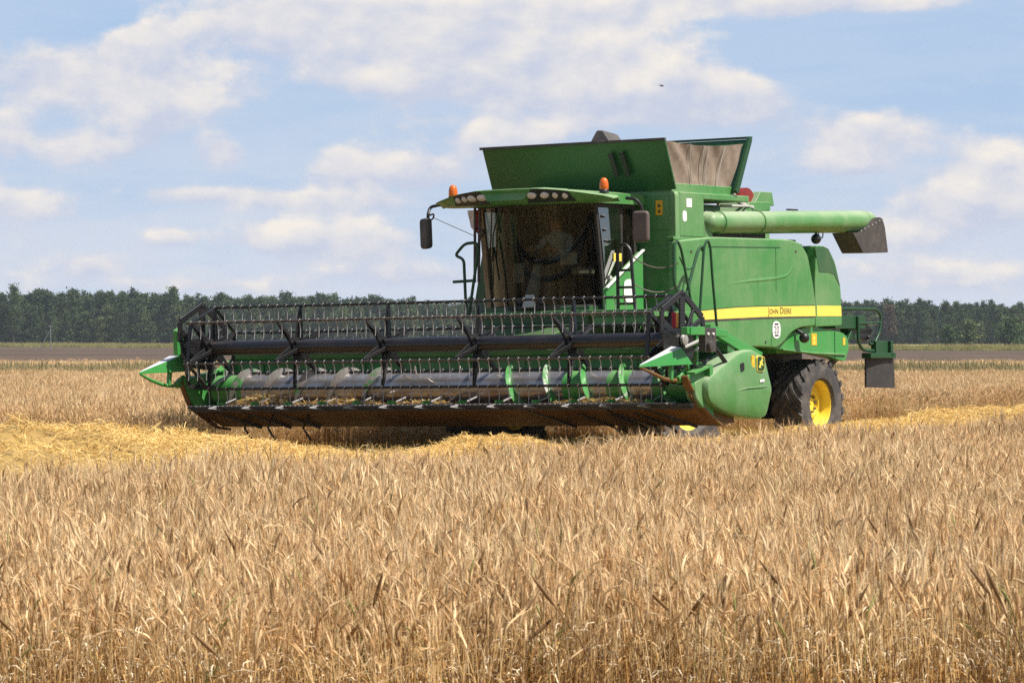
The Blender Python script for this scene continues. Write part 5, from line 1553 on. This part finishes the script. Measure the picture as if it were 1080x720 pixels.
rl_ = rlad.build('rear_ladder', M['decal_green'], root, bevel=.006)
mb = MB(); mb.prism([(9.55, 1.80), (9.85, 1.88), (10.12, 1.74), (9.9, 1.58), (9.6, 1.62)], 'x', 1.12, 1.22); mb.sphere((1.26, 9.88, 1.63), .035, 8, 6); mb.build('hose_bundle', M['black'], rl_, bevel=.01)
mb = MB(); mb.lathe([(.005, 0), (.045, .004), (.05, .03), (.03, .05)], (1.32, 10.42, 1.50), 'y', 14); mb.build('rear_lamp', M['red_lens'], rl_)
def f_(u, v):
    return (1.30 + .05 * math.sin(2.2 * u), 9.74 + .80 * u + .02 * v * (u - .3), 1.34 - (.455 + .02 * u) * v)
mb = MB(); us = np.linspace(0, 1, 9); vs2 = np.linspace(0, 1, 5)
Vv = [f_(u, v) for v in vs2 for u in us] + [tuple(np.array(f_(u, v)) - np.array((.03, 0, 0))) for v in vs2 for u in us]
nn = 45
ff_ = []
for j in range(4):
    for i in range(8):
        a = (j * 9 + i, j * 9 + i + 1, (j + 1) * 9 + i + 1, (j + 1) * 9 + i); ff_.append(a); ff_.append(tuple(nn + q for q in reversed(a)))
bd_ = [j * 9 for j in range(5)] + [36 + i for i in range(1, 9)] + [j * 9 + 8 for j in (3, 2, 1, 0)] + [i for i in range(7, 0, -1)]
for q in range(len(bd_)):
    a, b = bd_[q], bd_[(q + 1) % len(bd_)]; ff_.append((a, b, nn + b, nn + a))
mb.add(Vv, ff_); mb.build('mud_flap', M['flap_rubber'], rl_)
MB().tube(fillet([(1.5, 3.98, 2.2), (1.56, 4.0, 1.9), (1.7, 3.7, 1.75), (2.2, 2.6, 1.6), (3.0, 1.6, 1.55), (3.6, 1.1, 1.5)], .3), .02, 6).build('hose', M['black'], root)
hs = MB()
for k in range(5):
    a = k * 1.3
    hs.tube(fillet([(1.62, 3.75 + .03 * k, 2.06), (1.70 + .03 * k, 3.55, 2.18 + .03 * math.sin(a)), (1.78, 3.35 + .04 * math.cos(a), 2.10), (1.70, 3.2, 1.98)], .1), .014, 6)
hs.build('hose', M['red'] if False else M['black_dusty'], root)

# ------------------------------------------------------------------ cloth, straw and driver (things of their own)
def to_world(p):
    return root.matrix_basis @ Vector(p)
def world_thing(o):
    """Give a free-standing object the machine's placement, without parenting it."""
    o.matrix_world = Matrix.Translation(root.location) @ root.rotation_euler.to_matrix().to_4x4() @ o.matrix_basis
    return o
def flag():
    mb = MB()
    nx = 13
    for i in range(nx):
        for j in range(9):
            u, v = i / (nx - 1), j / 8
            mb.v.append((-1.22 + .27 * u + .05 * v * (u < .5), 2.92 + .02 * math.sin(8 * u + 2 * v), 3.42 - (.27 + .34 * max(0, u - .45)) * v * (1 if u > .12 else .9)))
    for i in range(nx - 1):
        for j in range(8):
            mb.f.append((i * 9 + j, (i + 1) * 9 + j, (i + 1) * 9 + j + 1, i * 9 + j + 1))
            mb.mi.append(0 if i < 6 else (1 if (i < 9 or j < 3) else 2))
    o = mb.build('flag', [M['flag_white'], M['flag_red'], M['flag_green']], None, ang=80)
    world_thing(o)
    tag(o, 'small white, red and green cloth hanging under the cab roof beside the grab poles', 'flag')
flag()

def straw_heap(name, xc, w, h, seed, label):
    r = np.random.default_rng(seed)
    mb = PB()
    n = int(900 * w)
    for i in range(n):
        x = xc + r.uniform(-w, w); e = max(0, 1 - ((x - xc) / w) ** 2)
        y = r.uniform(.10, .52); z = .775 + h * e * r.uniform(0, 1) * math.sin(math.pi * min(1, (y - .05) / .6)) + .01
        a = r.uniform(0, 6.28); t = r.normal(0, .3); l = r.uniform(.05, .16)
        d = Vector((math.cos(a) * math.cos(t), math.sin(a) * math.cos(t), math.sin(t)))
        s_ = d.cross(Vector(r.normal(0, 1, 3).tolist())).normalized(); v = r.uniform(.6, 1.2)
        p = Vector((x, y, z))
        mb.ribbon([p - d * l / 2, p, p + d * l / 2], [.007] * 3, s_, (.55 * v, .38 * v, .15 * v))
    o = bpy.data.objects.new(name, mb.mesh(name, M['straw'])); COL.objects.link(o)
    world_thing(o); tag(o, label, 'straw', kind='stuff')
straw_heap('straw', -2.75, .52, .17, 1, 'small heap of straw lying on the right end of the header floor')
straw_heap('straw', -1.5, .75, .09, 2, 'thin trail of straw lying along the knife left of the header middle')
straw_heap('straw', 2.6, .70, .07, 3, 'thin litter of straw lying on the header floor near the right divider in the photo')
straw_heap('straw', -.1, .45, .05, 4, 'few straws lying on the header floor in front of the bare auger middle')

def person():
    J = {'pel': (0, 3.32, 2.62), 'sp': (0, 3.36, 2.80), 'ch': (0, 3.36, 2.98), 'nk': (0, 3.33, 3.10), 'hd': (0, 3.29, 3.22), 'tp': (0, 3.29, 3.31)}
    edges = [('pel', 'sp'), ('sp', 'ch'), ('ch', 'nk'), ('nk', 'hd'), ('hd', 'tp')]
    rad = {'pel': (.15, .11), 'sp': (.14, .10), 'ch': (.16, .105), 'nk': (.055, .055), 'hd': (.078, .092), 'tp': (.06, .07)}
    for s_, n_ in ((-1, 'a'), (1, 'b')):
        q = {'sh': (.19 * s_, 3.36, 3.03), 'el': (.27 * s_, 3.17, 2.80), 'wr': (.17 * s_, 2.98, 2.84), 'ha': (.165 * s_, 2.92, 2.86), 'hp': (.10 * s_, 3.28, 2.62), 'kn': (.16 * s_, 2.86, 2.62), 'an': (.17 * s_, 2.80, 2.18), 'to': (.18 * s_, 2.62, 2.12)}
        rq = {'sh': .062, 'el': .045, 'wr': .030, 'ha': .036, 'hp': .095, 'kn': .066, 'an': .045, 'to': .04}
        for k in q: J[k + n_] = q[k]; rad[k + n_] = (rq[k], rq[k])
        edges += [('ch', 'sh' + n_), ('sh' + n_, 'el' + n_), ('el' + n_, 'wr' + n_), ('wr' + n_, 'ha' + n_), ('pel', 'hp' + n_), ('hp' + n_, 'kn' + n_), ('kn' + n_, 'an' + n_), ('an' + n_, 'to' + n_)]
    keys = list(J)
    me = bpy.data.meshes.new('person'); me.from_pydata([J[k] for k in keys], [(keys.index(a), keys.index(b)) for a, b in edges], [])
    tmp = bpy.data.objects.new('person', me); COL.objects.link(tmp)
    sk = tmp.modifiers.new('skin', 'SKIN')
    for k, v in zip(keys, me.skin_vertices[0].data): v.radius = rad[k]; v.use_root = (k == 'pel')
    tmp.modifiers.new('sub', 'SUBSURF').levels = 2; tmp.modifiers['sub'].render_levels = 2
    dg = bpy.context.evaluated_depsgraph_get(); dg.update()
    body = bpy.data.meshes.new_from_object(tmp.evaluated_get(dg)); bpy.data.objects.remove(tmp, do_unlink=True)
    # nose, ears and five-fingered hands are grown onto the same mesh
    x = MB(); x.v = [tuple(v.co) for v in body.vertices]; x.f = [tuple(p.vertices) for p in body.polygons]
    x.mi = []
    for p in body.polygons:
        c = p.center
        hand = (c.y < 3.02 and c.z > 2.76 and abs(c.x) > .1)
        if c.z > 3.10 or hand: x.mi.append(0)
        elif c.z > 2.66 and c.y > 2.9 and not (c.z < 2.72 and c.y < 3.2): x.mi.append(1)
        else: x.mi.append(2)
    x.cur = 0
    x.hexa([(-.018, 3.20, 3.20), (.018, 3.20, 3.20), (.014, 3.225, 3.20), (-.014, 3.225, 3.20), (-.008, 3.21, 3.25), (.008, 3.21, 3.25), (.008, 3.225, 3.25), (-.008, 3.225, 3.25)])
    for s_ in (-1, 1):
        x.sphere((.082 * s_, 3.30, 3.225), .03, 8, 6, (.35, .7, 1))
        for k in range(4):
            bx_ = .165 * s_ + (k - 1.5) * .019
            x.tube([(bx_, 2.93, 2.87), (bx_, 2.885, 2.885), (bx_, 2.86, 2.862), (bx_, 2.868, 2.838)], [.0095, .009, .0085, .007], 6)
        x.tube([(.165 * s_ - .035 * s_, 2.95, 2.86), (.165 * s_ - .055 * s_, 2.91, 2.845), (.165 * s_ - .045 * s_, 2.885, 2.84)], [.011, .010, .008], 6)
        x.cur = 3; x.sphere((.030 * s_, 3.212, 3.24), .010, 8, 6); x.cur = 0
    x.cur = 3; x.tube([(-.025, 3.207, 3.172), (.025, 3.207, 3.172)], .005, 5)
    o = x.build('person', [M['skin'], M['shirt'], M['trousers'], M['hair']], None, ang=60)
    hm = MB(); hm.sphere((0, 3.305, 3.285), .098, 16, 10, (.88, 1.0, .72)); h = hm.build('hair', M['hair'], o)
    world_thing(o)
    tag(o, 'person in a pale blue shirt sitting behind the windscreen holding the steering wheel', 'person')
person()
